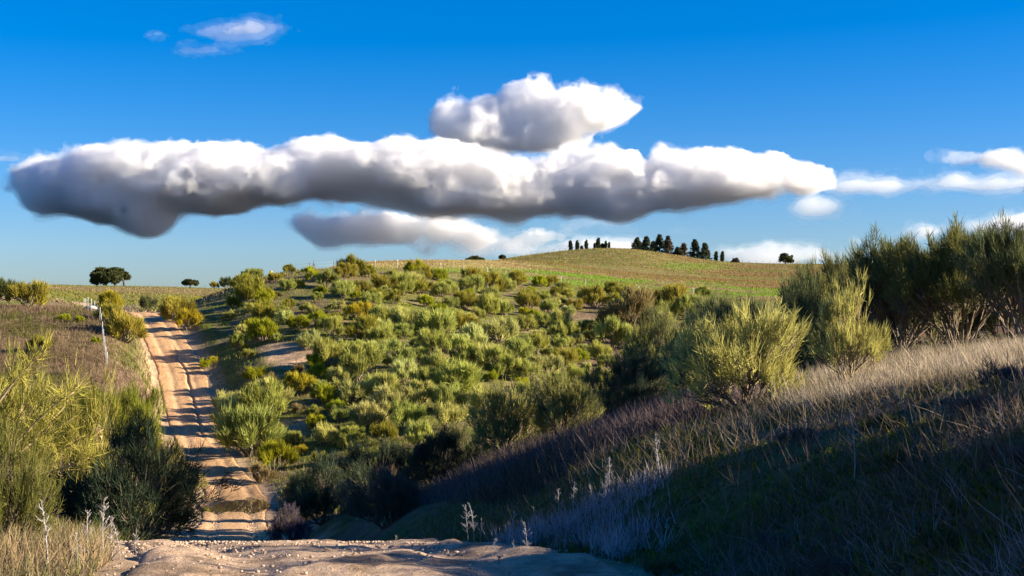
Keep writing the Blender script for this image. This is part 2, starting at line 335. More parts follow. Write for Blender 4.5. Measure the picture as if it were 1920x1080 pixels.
def build_track():
    ys = np.concatenate([np.linspace(-40, 2, 40)[:-1], np.exp(np.linspace(math.log(2), math.log(20), 260))[:-1], np.linspace(20, 150, 620)])
    xc, zc, hw = trk(ys); tt = np.linspace(-1.12, 1.12, 61)
    hwv = hw * (1 + 0.10 * (fbm2(ys / 2.2, ys * 0, 3, 81) - 0.5) * 2)
    X = xc[:, None] + tt[None, :] * hwv[:, None]; Y = np.repeat(ys[:, None], 61, 1)
    lat = tt[None, :] * hwv[:, None]
    rut = -0.055 * (np.exp(-((np.abs(lat) - 0.78) / 0.24) ** 2))
    wob = (0.03 + 0.05 * sstep(40, 15, Y)) * (fbm2(X / 1.6, Y / 2.4, 4, 91) - 0.5) + (0.03 + 0.06 * sstep(30, 12, Y)) * (fbm2(X / 0.25, Y / 0.3, 3, 95) - 0.5)
    gul = -0.12 * np.exp(-((lat - 0.35 - 0.5 * (fbm2(Y / 6, Y * 0, 3, 99) - 0.5)) / 0.12) ** 2) * sstep(84, 92, Y) * sstep(122, 108, Y)
    Z = zc[:, None] + rut + wob + gul + 0.02 - 0.20 * sstep(0.86, 1.12, np.abs(tt))[None, :]
    n, m = X.shape; idx = np.arange(n * m).reshape(n, m)
    faces = np.stack([idx[:-1, :-1].ravel(), idx[:-1, 1:].ravel(), idx[1:, 1:].ravel(), idx[1:, :-1].ravel()], 1)
    Xf, Yf = X.ravel(), Y.ravel(); l = lat.ravel()
    base = np.array((0.56, 0.335, 0.165)); pale = np.array((0.62, 0.40, 0.22)); grit = np.array((0.36, 0.215, 0.115))
    c = np.tile(base, (len(Xf), 1))
    c = lerp(c, pale, 0.8 * np.exp(-((np.abs(l) - 0.78) / 0.3) ** 2))
    c = lerp(c, grit, sstep(0.52, 0.68, fbm2(Xf / 0.9, Yf / 1.6, 4, 97)) * 0.6)
    c = lerp(c, np.array((0.50, 0.36, 0.25)), sstep(34, 13, Yf) * 0.9)  # near dirt greyer and paler, tuned to make up for the light there
    c = lerp(c, np.array((0.20, 0.14, 0.09)), sstep(30, 12, Yf) * sstep(0.53, 0.66, fbm2(Xf / 0.35, Yf / 0.5, 4, 103)) * 0.75)
    wet = np.exp(-((Yf - 71) / 6.0) ** 2); c = c * (1 - 0.45 * wet)[:, None]
    o = link('dirt_track', new_mesh('dirt_track', np.stack([Xf, Yf, Z.ravel()], 1), faces, smooth=True, col=c), M_TRACK)
    tag(o, 'sandy dirt track dipping down and climbing the far slope', None, None, 'structure')
    # puddle in the hollow
    ang = np.linspace(0, 2 * math.pi, 64, endpoint=False)
    cx, cyy = -13.75, 70.6
    r = 1 + 0.25 * (fbm2(np.cos(ang) * 2 + 5, np.sin(ang) * 2 + 5, 3, 5) - 0.5)
    pts = np.stack([cx + 1.75 * r * np.cos(ang) - 0.2 * 3.4 * np.sin(ang) , cyy + 3.6 * r * np.sin(ang), np.full(64, -9.425)], 1)
    v = np.vstack([[[cx, cyy, -9.425]], pts]); f = np.array([(0, 1 + i, 1 + (i + 1) % 64) for i in range(64)])
    tag(link('puddle', new_mesh('puddle', v, f, smooth=True), mat_water()), 'still rain puddle across the track at the bottom of the dip', None, None, 'structure')

# ------------------------------------------------------------------ clouds: closed hulls of scattering vapour
def surface_nets(Fv, org, step):
    """closed quad surface of Fv > 0 on a regular grid"""
    S = Fv > 0; nx, ny, nz = Fv.shape
    acc = np.zeros((nx - 1, ny - 1, nz - 1, 3), np.float32); cnt = np.zeros((nx - 1, ny - 1, nz - 1), np.float32)
    corners = [(a, b, c) for a in (0, 1) for b in (0, 1) for c in (0, 1)]
    def sub(A, o): return A[o[0]:o[0] + nx - 1, o[1]:o[1] + ny - 1, o[2]:o[2] + nz - 1]
    for o in corners:
        for ax in range(3):
            if o[ax] == 0:
                p = list(o); p[ax] = 1
                a, b = sub(Fv, o), sub(Fv, p); mix = (a > 0) != (b > 0)
                t = np.where(mix, a / np.where(mix, a - b, 1), 0)
                for k in range(3):
                    acc[..., k] += np.where(mix, o[k] + (t if k == ax else 0), 0)
                cnt += mix
    act = cnt > 0; ids = -np.ones(act.shape, np.int64); ids[act] = np.arange(act.sum())
    ijk = np.argwhere(act).astype(np.float32)
    V = (ijk + acc[act] / cnt[act][:, None]) * step + org
    quads = []
    for ax in range(3):
        a = [slice(1, -1)] * 3; a[ax] = slice(0, -1); b = [slice(1, -1)] * 3; b[ax] = slice(1, None)
        s0, s1 = S[tuple(a)], S[tuple(b)]
        e = np.argwhere(s0 != s1); fl = s0[s0 != s1]
        if not len(e): continue
        off = np.ones(3, int); off[ax] = 0; e = e + off
        u, v = [(1, 2), (2, 0), (0, 1)][ax]
        du, dv = np.eye(3, dtype=int)[u], np.eye(3, dtype=int)[v]
        g = lambda q: ids[q[:, 0], q[:, 1], q[:, 2]]
        q = np.stack([g(e - du - dv), g(e - dv), g(e), g(e - du)], 1)
        q[~fl] = q[~fl][:, ::-1]; quads.append(q)
    return V, np.vstack(quads)

def base_line(B):
    xs = np.linspace((B[:, 0] - B[:, 3]).min(), (B[:, 0] + B[:, 3]).max(), 60); zs = []
    for x in xs:
        t = np.clip(1 - ((x - B[:, 0]) / B[:, 3]) ** 2, 0, None); zs.append(np.where(t > 0, B[:, 2] - B[:, 5] * np.sqrt(t), 1e6).min())
    return xs, np.where(np.array(zs) > 1e5, np.median(zs), zs)

def cloud(label, blobs, dist, density, vox=6.0, rough=1.0, fine=1.0, seed=0, soft=1.0):
    """blobs: (px, py, rx, ry, [depth offset], [depth radius]) in photograph pixels at that distance"""
    k = dist / F
    B = []
    for b in blobs:
        x, y, rx, ry = b[:4]; off = b[4] if len(b) > 4 else 0; rd = b[5] if len(b) > 5 else min(rx, 2.2 * ry)
        B.append((x - 960, off, HOR - y, rx, rd, ry))
    B = np.array(B, float); pad = 26 * rough + 22 * soft + 3 * vox
    lo = (B[:, :3] - B[:, 3:]).min(0) - pad; hi = (B[:, :3] + B[:, 3:]).max(0) + pad
    step = np.array((vox, vox * 1.3, vox))
    nn = np.ceil((hi - lo) / step).astype(int) + 1
    gx, gy, gz = np.meshgrid(*[lo[i] + step[i] * np.arange(nn[i]) for i in range(3)], indexing='ij')
    gx, gy, gz = [g.astype(np.float32) for g in (gx, gy, gz)]
    # warp, then smooth union of ellipsoids, then billows
    wx = 26 * rough * (noise3(gx / 60, gy / 60, gz / 60, seed + 1) - 0.5); wz = 22 * rough * (noise3(gx / 55, gy / 55, gz / 55, seed + 2) - 0.5)
    f = np.full(gx.shape, -1e9, np.float32)
    for (x, y, z, rx, ry, rz) in B:
        r = np.sqrt(((gx + wx - x) / rx) ** 2 + ((gy - y) / ry) ** 2 + ((gz + wz - z) / rz) ** 2) + 1e-6
        d = (1 - r) * min(rx, rz, ry)
        f = np.logaddexp(f / 11.0, d / 11.0) * 11.0
    base = np.interp(gx[:, 0, 0], *base_line(B)).astype(np.float32)[:, None, None]
    amp = .35 + .65 * sstep(0, 45, gz - base)
    f = f - 5.0 * rough + 26 * rough * (noise3(gx / 150, gy / 150, gz / 80, seed + 7) - .5) + 20 * rough * (noise3(gx / 70, gy / 70, gz / 50, seed + 8) - .5)
    a, s = 15.0 * rough, 42.0
    for o in range(5):
        nb = 1 - 2 * np.abs(noise3(gx / s, gy / s, gz / s, seed + 10 + o) - 0.5) * 1.0
        f = f + a * (nb - 0.80) * (1 if o < 2 else fine) * amp; a *= 0.66; s *= 0.5
    fuzz = 14 * (noise3(gx / 13, gy / 13, gz / 9, seed + 31) - .5) + 22 * (noise3(gx / 34, gy / 34, gz / 20, seed + 33) - .5)
    root = bpy.data.objects.new('cloud', None); COL.objects.link(root)
    root.location = (float(B[:, 0].mean() * k), dist, float(B[:, 2].mean() * k)); ctr = np.array(root.location)
    tag(root, label, 'cloud', 'clouds in the blue sky')
    for nm, fv, dn in (('core', f - 7 * soft, density), ('body', f + .25 * fuzz * soft, density * .35), ('veil', f + 4 * soft + fuzz * soft, density * .10)):
        if nm == 'core' and (fv > 0).sum() < 40: continue
        if (fv > 0).sum() < 12: continue
        V, Q = surface_nets(fv.astype(np.float32), lo, step)
        V = np.stack([V[:, 0] * k, dist + V[:, 1] * k, V[:, 2] * k], 1)
        link(nm, new_mesh(nm, V - ctr, Q, smooth=True), mat_cloud('cloud_' + nm, dn), root)
    return root
# ------------------------------------------------------------------ plants: twigs, brooms, grass, trees
def strips(P, D, L, W, rng, bend=0.15, up=0.0, tint=None):
    """one thin tapering, slightly bent strip (3 triangles) per row"""
    n = len(P); D = D / (np.linalg.norm(D, axis=1, keepdims=True) + 1e-9)
    r = rng.normal(size=(n, 3)); S = np.cross(D, r); S /= (np.linalg.norm(S, axis=1, keepdims=True) + 1e-9)
    Bv = np.cross(S, D) * (rng.normal(size=(n, 1)) * bend) + np.array([[0, 0, 1.0]]) * up
    L = np.broadcast_to(L, (n,)).reshape(n, 1); W = np.broadcast_to(W, (n,)).reshape(n, 1)
    M_ = P + D * L * 0.55 + Bv * L * 0.3; T = P + D * L + Bv * L
    V = np.stack([P - S * W * .5, P + S * W * .5, M_ + S * W * .42, M_ - S * W * .42, T], 1).reshape(-1, 3)
    b = np.arange(n)[:, None] * 5
    Fc = np.concatenate([b + np.array([[0, 1, 2]]), b + np.array([[0, 2, 3]]), b + np.array([[3, 2, 4]])], 0)
    t = rng.random(n) if tint is None else tint
    return V, Fc, np.repeat(t, 5)

def tube(pts, radii, sides=5):
    pts = np.asarray(pts, float); n = len(pts); V = []; Fc = []
    for i in range(n):
        d = pts[min(i + 1, n - 1)] - pts[max(i - 1, 0)]; d /= np.linalg.norm(d) + 1e-9
        a = np.cross(d, (0.31, 0.9, 0.17)); a /= np.linalg.norm(a) + 1e-9; b = np.cross(d, a)
        for k in range(sides):
            t = 2 * math.pi * k / sides; V.append(pts[i] + radii[i] * (math.cos(t) * a + math.sin(t) * b))
    for i in range(n - 1):
        for k in range(sides):
            k2 = (k + 1) % sides
            Fc += [(i*sides+k, i*sides+k2, (i+1)*sides+k2), (i*sides+k, (i+1)*sides+k2, (i+1)*sides+k)]
    for k in range(1, sides - 1):
        Fc += [(0, k + 1, k), ((n-1)*sides, (n-1)*sides + k, (n-1)*sides + k + 1)]
    return np.array(V), np.array(Fc)

def join(parts):
    V, Fc, T, o = [], [], [], 0
    for p in parts:
        V.append(p[0]); Fc.append(p[1] + o); o += len(p[0])
        T.append(p[2] if len(p) > 2 else np.full(len(p[0]), .5))
    return np.vstack(V), np.vstack(Fc), np.concatenate(T)

def bezier(a, b, c, n):
    t = np.linspace(0, 1, n)[:, None]; return (1-t)**2 * np.asarray(a) + 2*t*(1-t) * np.asarray(b) + t*t * np.asarray(c)

def make_broom(seed, R=1.3, H=1.5, lobes=11, tufts=260, twigs=15, L=0.32, W=0.022, spread=0.34, upright=0.5, sr=0.03, open_=0.75, lean=(0, 0), low=0.10, maxth=78, sub=4, jit=.045, clump=.42, nst=7):
    """broom bush: woody stems forking from one root, brush-like tufts of thin green twigs"""
    rng = np.random.default_rng(seed)
    C = []; r_l = []
    for i in range(lobes):
        ph = 2 * math.pi * (i * 0.618 + rng.uniform(-.08, .08)); th = math.radians(maxth) * math.sqrt((i + .5) / lobes) * rng.uniform(.85, 1.05)
        k = rng.uniform(.55, .92)
        C.append((R * k * math.sin(th) * math.cos(ph) + lean[0] * k, R * k * math.sin(th) * math.sin(ph) + lean[1] * k, max(H * k * (math.cos(th) * .85 + .12), low * H + .1)))
        r_l.append(rng.uniform(.26, .40) * R)
    C = np.array(C); r_l = np.array(r_l)
    nsub = max(3, int(round(sub)))
    so = rng.normal(size=(lobes, nsub, 3)); so /= np.linalg.norm(so, axis=2, keepdims=True); so[..., 2] = np.abs(so[..., 2]) * .7 + so[..., 2] * .3
    SC = C[:, None, :] + so * r_l[:, None, None] * rng.uniform(.5, 1.15, (lobes, nsub, 1)) * open_
    li = rng.integers(0, lobes, tufts); si = rng.integers(0, nsub, tufts)
    off = rng.normal(size=(tufts, 3)); off /= np.linalg.norm(off, axis=1, keepdims=True); off *= (rng.random((tufts, 1)) ** 0.45)
    P = SC[li, si] + off * (r_l[li] * clump)[:, None]
    P[:, 2] = np.maximum(P[:, 2], 0.04); off = off * .5 + so[li, si] * .8
    root = np.array((0, 0, -0.15 * H))
    D1 = P - root; D1 /= np.linalg.norm(D1, axis=1, keepdims=True)
    D = D1 * .75 + off * .45 + np.array((0, 0, upright)); D /= np.linalg.norm(D, axis=1, keepdims=True)
    ti = np.repeat(np.arange(tufts), twigs); n = len(ti)
    back = rng.random((n, 1)) * .35
    TP = P[ti] + rng.normal(size=(n, 3)) * (jit * R) - D[ti] * back * L
    TD = D[ti] + rng.normal(size=(n, 3)) * spread
    lobetone = rng.uniform(.25, .75, lobes)
    tint = np.clip(lobetone[li][ti] + (rng.uniform(-.15, .15, (lobes, nsub)))[li, si][ti] + rng.normal(size=n) * .16, 0, 1)
    V, Fc, T = strips(TP, TD, L * rng.uniform(.6, 1.25, n), W * rng.uniform(.7, 1.2, n), rng, .12, .06, tint)
    below = V[:, 2] < 0.01; V[below, 2] = 0.01
    fol = new_mesh('foliage', V, Fc, T)
    st = []
    for i in range(lobes):
        b0 = np.array((rng.normal() * .05 * R, rng.normal() * .05 * R, -0.08)); b1 = C[i] * np.array((.45, .45, .35)) + rng.normal(size=3) * .06 * R
        pts = bezier(b0, b1, C[i], 7); pts[1:-1] += rng.normal(size=(5, 3)) * .02 * R
        st.append(tube(pts, np.linspace(sr, sr * .35, 7), 5))
        for j in np.where(li == i)[0][:nst]:
            a = pts[rng.integers(3, 6)]; st.append(tube(bezier(a, (a + P[j]) / 2 + np.array((0, 0, -.03 * R)), P[j], 4), np.linspace(sr * .42, sr * .12, 4), 3))
    V, Fc, T = join(st)
    return fol, new_mesh('stems', V, Fc, T)

def put_broom(proto, loc, scale, rot, color, label, cat='bush', group=None, name='broom_bush', parts=True, stem=None, sz=None):
    fol, stm = proto
    if stem is not None and not stm.materials: stm.materials.append(stem)
    r = bpy.data.objects.new(name, None); COL.objects.link(r); r.empty_display_size = .2
    r.location = loc; r.rotation_euler = (0, 0, rot); r.scale = (scale, scale, scale * (sz or 1))
    tag(r, label, cat, group)
    link('foliage', fol, M_FOL, r, color); link('stems', stm, M_STEM, r)
    return r

# prototypes for the far slope
FAR = [make_broom(100 + i, 1.0, [1.05, .95, 1.2, .85, 1.1, .9, 1.0, 1.25][i], [11, 13, 9, 14, 10, 12, 8, 10][i], 250, 15, .27, .021, [.30, .36, .28, .38, .3, .34, .32, .24][i],
                  [.5, .35, .8, .3, .6, .4, .5, .9][i], .028, .8) for i in range(8)]
SAGE, PALE, YEL, BRI, OLI, TAN, DARK = (.35,.36,.085), (.43,.43,.135), (.41,.33,.03), (.31,.32,.022), (.30,.265,.045), (.25,.20,.085), (.10,.115,.045)
PAL = {'s': (SAGE, 'sage green'), 'p': (PALE, 'pale grey-green'), 'y': (YEL, 'yellow-green'), 'b': (BRI, 'bright green'), 'o': (OLI, 'olive green'), 't': (TAN, 'brown twiggy'), 'd': (DARK, 'dark green')}
# bushes read off the photograph: column, row of the foot, width in pixels, colour
HILL = """658 518 53 o;690 520 30 o;602 556 26 b;562 538 18 y;613 540 44 s;583 527 28 b;674 556 44 o;716 551 45 o;755 554 48 s;786 553 42 o;780 521 40 b;822 526 30 b;827 556 38 s;869 578 45 o;919 555 52 o;883 549 42 s;
470 570 62 o;497 602 44 o;494 640 55 b;559 618 38 b;622 630 42 s;672 600 42 y;638 585 25 p;619 582 15 s;694 574 38 s;801 576 27 b;711 612 48 s;758 586 25 s;758 619 50 p;822 633 74 s;883 603 22 p;919 593 40 s;947 591 38 s;
936 643 60 p;869 627 44 o;579 656 48 p;641 653 25 s;613 686 64 s;680 641 58 o;716 646 50 s;658 681 45 s;741 693 64 s;697 676 44 p;672 713 78 s;783 679 40 s;813 666 58 s;841 663 48 p;888 656 50 p;813 701 50 s;869 686 58 s;
908 686 48 p;947 676 40 s;855 736 88 s;938 709 68 s;504 721 26 t;563 736 48 y;508 761 60 p;663 756 60 p;722 749 58 s;610 758 45 b;783 766 64 p;730 776 74 p;841 769 60 s;910 771 60 p;
922 568 38 s;940 591 34 s;990 578 44 o;1065 558 25 s;1115 578 50 o;1075 583 30 o;1206 584 45 o;1262 586 60 o;1181 629 92 t;1140 618 50 o;1050 618 44 s;1018 616 34 s;987 621 34 s;1056 643 48 s;1006 663 56 s;1094 666 28 p;
1147 653 68 s;1197 649 35 s;969 681 54 s;1062 686 48 o;919 693 54 p;1100 694 20 p;1137 688 30 s;1190 681 40 s;492 787 84 s;425 770 50 p;432 805 66 p;470 852 108 s;515 882 72 b;492 905 40 t;552 832 32 s;612 832 44 p;650 842 30 s;
332 602 62 o;352 617 46 y;235 641 70 o;205 604 46 o;206 584 42 y;52 577 66 o;14 562 44 d;120 603 20 b;150 604 18 b;75 664 46 o;180 646 18 b;276 584 34 d;480 520 26 o;425 533 24 d;402 536 16 y;540 515 24 o;455 548 40 o;
640 600 20 s;588 592 24 s;540 585 26 o;650 520 36 o;430 600 24 s;520 560 20 t;590 690 40 b;560 700 22 t;985 560 26 s;1030 590 34 s;1160 590 30 s;1100 620 30 s;960 615 26 s;900 625 28 s;860 600 24 s;1230 610 50 s;1240 640 50 s;
700 585 22 t;740 570 26 o;845 575 30 s;1010 640 30 p;960 660 34 s;1110 645 32 s;1030 700 46 p;980 712 50 s;1080 715 46 s;1130 715 40 s;760 720 50 p;800 735 56 s;700 735 48 s;640 725 44 p;690 800 64 p;760 805 66 s;840 805 64 p;
640 790 44 s;590 800 34 b;660 830 44 s;720 830 50 o;790 840 54 s;470 620 26 b;520 640 20 s;385 690 22 b;400 680 16 y;470 585 30 s;436 575 26 o;1290 600 50 s;1300 625 46 s;1260 560 34 s;1180 560 30 s;1120 555 24 o;1040 560 26 o;
600 735 30 s;630 770 34 b;560 775 24 t;565 850 26 y;600 870 30 o;1180 655 46 s;1230 690 60 o"""
def build_hill():
    rng = random.Random(12); items = []
    for i, e in enumerate(HILL.replace('\n', '').split(';')):
        a = e.split(); px, py, wd = float(a[0]), float(a[1]), float(a[2])
        x, y, z = ground_at(px, py, 58)
        items.append([px, py, wd, a[3], x, y, z])
    # further small plants between them
    tries = 0
    while len(items) < 298 and tries < 4000:
        tries += 1
        px, py = rng.uniform(440, 1330), rng.uniform(525, 830)
        if py > 840 - (px - 640) * .25 and px > 640: continue
        x, y, z = ground_at(px, py, 62)
        if y > 178 or any((it[4] - x) ** 2 + (it[5] - y) ** 2 < 1.6 ** 2 for it in items): continue
        if math.exp(-(((px - 545) / 75) ** 2 + ((py - 665) / 40) ** 2)) > .4: continue
        items.append([px, py, rng.uniform(20, 40), rng.choice('sspobs'), x, y, z])
    cls = {}
    for k, (px, py, wd, c, x, y, z) in enumerate(items):
        size = 'small' if wd < 32 else ('large' if wd > 56 else 'mid-sized')
        if px < 225 and y < 127: zone = 'on the brown mound left of the fence'
        elif px < 300: zone = 'on the left verge of the climbing track'
        elif px < 400: zone = 'at the top right edge of the track'
        elif py > 715 and px < 570: zone = 'beside the track above the puddle'
        elif py > 700: zone = 'in the thicket at the slope foot'
        elif py < 560 and px < 720: zone = 'along the left crest of the slope'
        elif py < 600 and px >= 720: zone = 'just below the white fence posts'
        elif px < 640: zone = 'around the sandy scrape'
        elif px > 1010: zone = 'on the right part of the slope'
        else: zone = 'on the middle of the sunny slope'
        cls.setdefault((size, c, zone), []).append((px, k))
    ordn = ['first', 'second', 'third', 'fourth', 'fifth', 'sixth', 'seventh', 'eighth', 'ninth', 'tenth', 'eleventh', 'twelfth', 'thirteenth', 'fourteenth', 'fifteenth', 'sixteenth', 'seventeenth', 'eighteenth', 'nineteenth', 'twentieth', 'twenty-first', 'twenty-second']
    for (size, c, zone), mem in cls.items():
        mem.sort(); base = f'{size} {PAL[c][1]} broom bush {zone}'
        for r, (_, k) in enumerate(mem):
            px, py, wd, cc, x, y, z = items[k]
            lab = base if len(mem) == 1 else base + f', {ordn[min(r, 21)]} from left'
            p = FAR[rng.randrange(8)]
            colr = np.array(PAL[cc][0]) * rng.uniform(.85, 1.15) * np.array((rng.uniform(.92, 1.08), 1, rng.uniform(.85, 1.1)))
            s = wd * y / F / 1.6
            put_broom(p, (x, y, z - .03), s, rng.uniform(0, 6.28), tuple(colr), lab, 'bush', 'broom bushes on the far slope', sz=rng.uniform(1.05, 1.4))
    return items
# ------------------------------------------------------------------ near bushes
NEAR = {
 'tall': make_broom(301, 1.0, 1.7, 18, 900, 15, .165, .0095, .42, .40, .022, 1.1, maxth=74, sub=7, jit=.022, clump=.55, nst=20),
 'wide': make_broom(302, 1.25, 1.15, 16, 850, 15, .18, .010, .42, .22, .022, 1.1, maxth=88, sub=7, jit=.022, clump=.55, nst=20),
 'round': make_broom(303, 1.1, 1.25, 16, 900, 15, .17, .010, .44, .25, .022, 1.1, maxth=86, sub=7, jit=.022, clump=.55, nst=20),
 'fan': make_broom(304, 1.2, 1.35, 13, 560, 14, .19, .0115, .38, .15, .022, 1.25, maxth=86, sub=7, jit=.018, clump=.6, nst=24),
 'open': make_broom(305, .8, 1.25, 10, 280, 13, .18, .0105, .36, .35, .018, 1.25, maxth=70, sub=6, jit=.014, clump=.55, nst=20),
 'arch': make_broom(306, 1.3, 1.5, 13, 520, 14, .21, .010, .40, .10, .02, 1.2, lean=(.55, 0), maxth=86, sub=7, jit=.016, clump=.6, nst=24),
}
LOWP = [make_broom(320 + i, 1.0, .8, 9, 110, 9, .34, .02, .4, .5, .018, 1.1, maxth=80, sub=4, jit=.03, clump=.6) for i in range(3)]
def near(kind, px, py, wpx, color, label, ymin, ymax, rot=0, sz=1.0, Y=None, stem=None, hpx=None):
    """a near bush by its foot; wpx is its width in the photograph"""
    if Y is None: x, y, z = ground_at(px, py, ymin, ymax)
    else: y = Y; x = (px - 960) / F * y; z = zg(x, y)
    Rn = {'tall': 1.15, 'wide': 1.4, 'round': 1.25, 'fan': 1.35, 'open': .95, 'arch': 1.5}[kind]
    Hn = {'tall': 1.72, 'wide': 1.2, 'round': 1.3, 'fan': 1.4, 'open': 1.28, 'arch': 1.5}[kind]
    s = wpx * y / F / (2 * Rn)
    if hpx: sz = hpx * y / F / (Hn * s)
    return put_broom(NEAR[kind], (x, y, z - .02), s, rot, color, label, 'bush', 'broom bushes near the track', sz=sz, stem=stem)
def build_near():  # near twig colours carry the light too: shaded brooms darker, sunlit ones paler
    # right of the track, from near to far
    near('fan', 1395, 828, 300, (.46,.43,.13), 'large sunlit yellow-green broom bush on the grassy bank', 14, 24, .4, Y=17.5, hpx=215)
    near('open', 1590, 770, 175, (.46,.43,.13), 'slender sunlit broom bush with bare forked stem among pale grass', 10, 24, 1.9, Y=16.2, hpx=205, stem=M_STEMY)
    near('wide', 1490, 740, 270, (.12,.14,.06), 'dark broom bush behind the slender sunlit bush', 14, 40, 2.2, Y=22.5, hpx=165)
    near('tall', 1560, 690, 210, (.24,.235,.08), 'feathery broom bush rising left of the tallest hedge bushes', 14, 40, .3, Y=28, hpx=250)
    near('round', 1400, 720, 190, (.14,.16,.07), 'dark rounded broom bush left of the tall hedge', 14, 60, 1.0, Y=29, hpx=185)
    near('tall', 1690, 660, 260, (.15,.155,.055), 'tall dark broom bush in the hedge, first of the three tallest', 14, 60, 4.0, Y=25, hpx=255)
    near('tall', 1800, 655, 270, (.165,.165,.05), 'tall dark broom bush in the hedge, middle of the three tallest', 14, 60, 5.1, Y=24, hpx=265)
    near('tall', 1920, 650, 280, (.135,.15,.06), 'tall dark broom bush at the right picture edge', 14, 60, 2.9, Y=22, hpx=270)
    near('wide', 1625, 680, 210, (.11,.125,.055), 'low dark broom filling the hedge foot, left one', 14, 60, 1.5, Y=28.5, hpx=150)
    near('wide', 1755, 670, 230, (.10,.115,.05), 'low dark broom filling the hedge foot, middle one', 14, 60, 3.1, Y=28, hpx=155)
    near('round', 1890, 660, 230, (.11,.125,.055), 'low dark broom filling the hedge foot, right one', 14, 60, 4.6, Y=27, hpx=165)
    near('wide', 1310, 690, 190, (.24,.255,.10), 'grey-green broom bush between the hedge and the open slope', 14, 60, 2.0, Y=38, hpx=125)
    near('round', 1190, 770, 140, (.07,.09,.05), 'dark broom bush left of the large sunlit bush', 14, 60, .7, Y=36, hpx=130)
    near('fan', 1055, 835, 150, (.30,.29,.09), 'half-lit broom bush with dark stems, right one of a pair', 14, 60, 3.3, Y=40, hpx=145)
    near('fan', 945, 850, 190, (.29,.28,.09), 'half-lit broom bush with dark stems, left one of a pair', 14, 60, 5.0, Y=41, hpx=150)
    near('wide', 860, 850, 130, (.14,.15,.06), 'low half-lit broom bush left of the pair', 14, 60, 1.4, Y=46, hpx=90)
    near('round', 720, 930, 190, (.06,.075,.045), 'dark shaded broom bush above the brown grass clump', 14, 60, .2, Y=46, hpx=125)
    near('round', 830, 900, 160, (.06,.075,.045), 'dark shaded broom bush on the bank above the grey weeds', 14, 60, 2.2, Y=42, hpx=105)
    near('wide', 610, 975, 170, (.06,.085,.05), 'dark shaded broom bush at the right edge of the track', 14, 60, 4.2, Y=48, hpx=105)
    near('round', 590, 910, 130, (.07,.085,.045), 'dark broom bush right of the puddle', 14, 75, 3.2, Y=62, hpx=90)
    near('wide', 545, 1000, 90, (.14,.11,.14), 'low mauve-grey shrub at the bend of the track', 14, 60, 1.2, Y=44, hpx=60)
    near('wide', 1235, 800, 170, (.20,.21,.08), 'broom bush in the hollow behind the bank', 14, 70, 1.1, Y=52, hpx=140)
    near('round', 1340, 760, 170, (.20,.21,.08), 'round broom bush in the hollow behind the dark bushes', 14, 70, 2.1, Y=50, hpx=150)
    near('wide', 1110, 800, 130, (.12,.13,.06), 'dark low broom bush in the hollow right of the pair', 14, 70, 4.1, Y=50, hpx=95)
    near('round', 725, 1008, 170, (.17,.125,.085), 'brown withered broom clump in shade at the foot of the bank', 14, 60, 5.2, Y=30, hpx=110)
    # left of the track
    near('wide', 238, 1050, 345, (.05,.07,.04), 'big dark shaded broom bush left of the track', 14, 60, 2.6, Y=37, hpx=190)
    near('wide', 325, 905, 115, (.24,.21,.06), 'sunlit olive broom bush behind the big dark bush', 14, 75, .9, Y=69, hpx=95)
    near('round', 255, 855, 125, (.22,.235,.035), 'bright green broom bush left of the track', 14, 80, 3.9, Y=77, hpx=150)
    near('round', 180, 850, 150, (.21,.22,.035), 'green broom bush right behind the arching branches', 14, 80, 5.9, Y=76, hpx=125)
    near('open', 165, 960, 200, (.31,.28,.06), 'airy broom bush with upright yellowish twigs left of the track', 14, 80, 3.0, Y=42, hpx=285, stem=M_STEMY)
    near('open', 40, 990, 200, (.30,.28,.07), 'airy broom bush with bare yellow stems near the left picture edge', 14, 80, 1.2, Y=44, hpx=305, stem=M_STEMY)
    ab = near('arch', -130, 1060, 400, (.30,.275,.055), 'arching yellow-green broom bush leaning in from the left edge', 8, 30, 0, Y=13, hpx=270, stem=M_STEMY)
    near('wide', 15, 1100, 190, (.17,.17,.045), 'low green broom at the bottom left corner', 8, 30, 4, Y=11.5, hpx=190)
    # long bare arching branches of the leaning bush, each with its own twigs
    rng = np.random.default_rng(61); loc = np.array(ab.location); sc = np.array(ab.scale)
    for bi, pts in enumerate([[(-90,960,12.6),(20,905,12.5),(105,882,12.4),(168,858,12.3)], [(-90,930,12.8),(20,862,12.8),(85,805,12.9),(140,735,13.0)], [(-70,850,12.4),(5,745,12.3),(40,700,12.3),(75,668,12.3)],
                              [(-60,1000,13.2),(50,900,13.1),(110,845,13.0),(195,805,12.9)], [(-60,980,12.2),(10,860,12.0),(80,780,12.0),(140,735,12.0)]]):
        w3 = np.array([((a - 960) / F * y, y, (HOR - b) / F * y) for a, b, y in pts])
        t = np.linspace(0, 1, 14); cur = np.stack([pchip(np.linspace(0, 1, 4), w3[:, k], t) for k in range(3)], 1); cur[1:-1] += rng.normal(size=(12, 3)) * .006
        loc_pts = (cur - loc) / sc
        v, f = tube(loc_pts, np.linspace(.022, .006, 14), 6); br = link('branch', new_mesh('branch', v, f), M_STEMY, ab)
        i = rng.integers(6, 14, 40); P = np.repeat(cur[i], 9, 0); d = (cur[np.minimum(i + 1, 13)] - cur[np.maximum(i - 1, 0)]); d /= np.linalg.norm(d, axis=1, keepdims=True)
        td = d + rng.normal(size=(40, 3)) * .95 + np.array((0, 0, .45)); D = np.repeat(td, 9, 0) + rng.normal(size=(360, 3)) * .55
        P = P + rng.normal(size=P.shape) * .012 + np.repeat(td, 9, 0) * rng.uniform(0, .09, (360, 1))
        V, Fc, T = strips(P, D, rng.uniform(.05, .16, 360), .0055, rng, .12, .05)
        link('twigs', new_mesh('twigs', (V - loc) / sc, Fc, T), M_FOL, br, (.32,.29,.06))
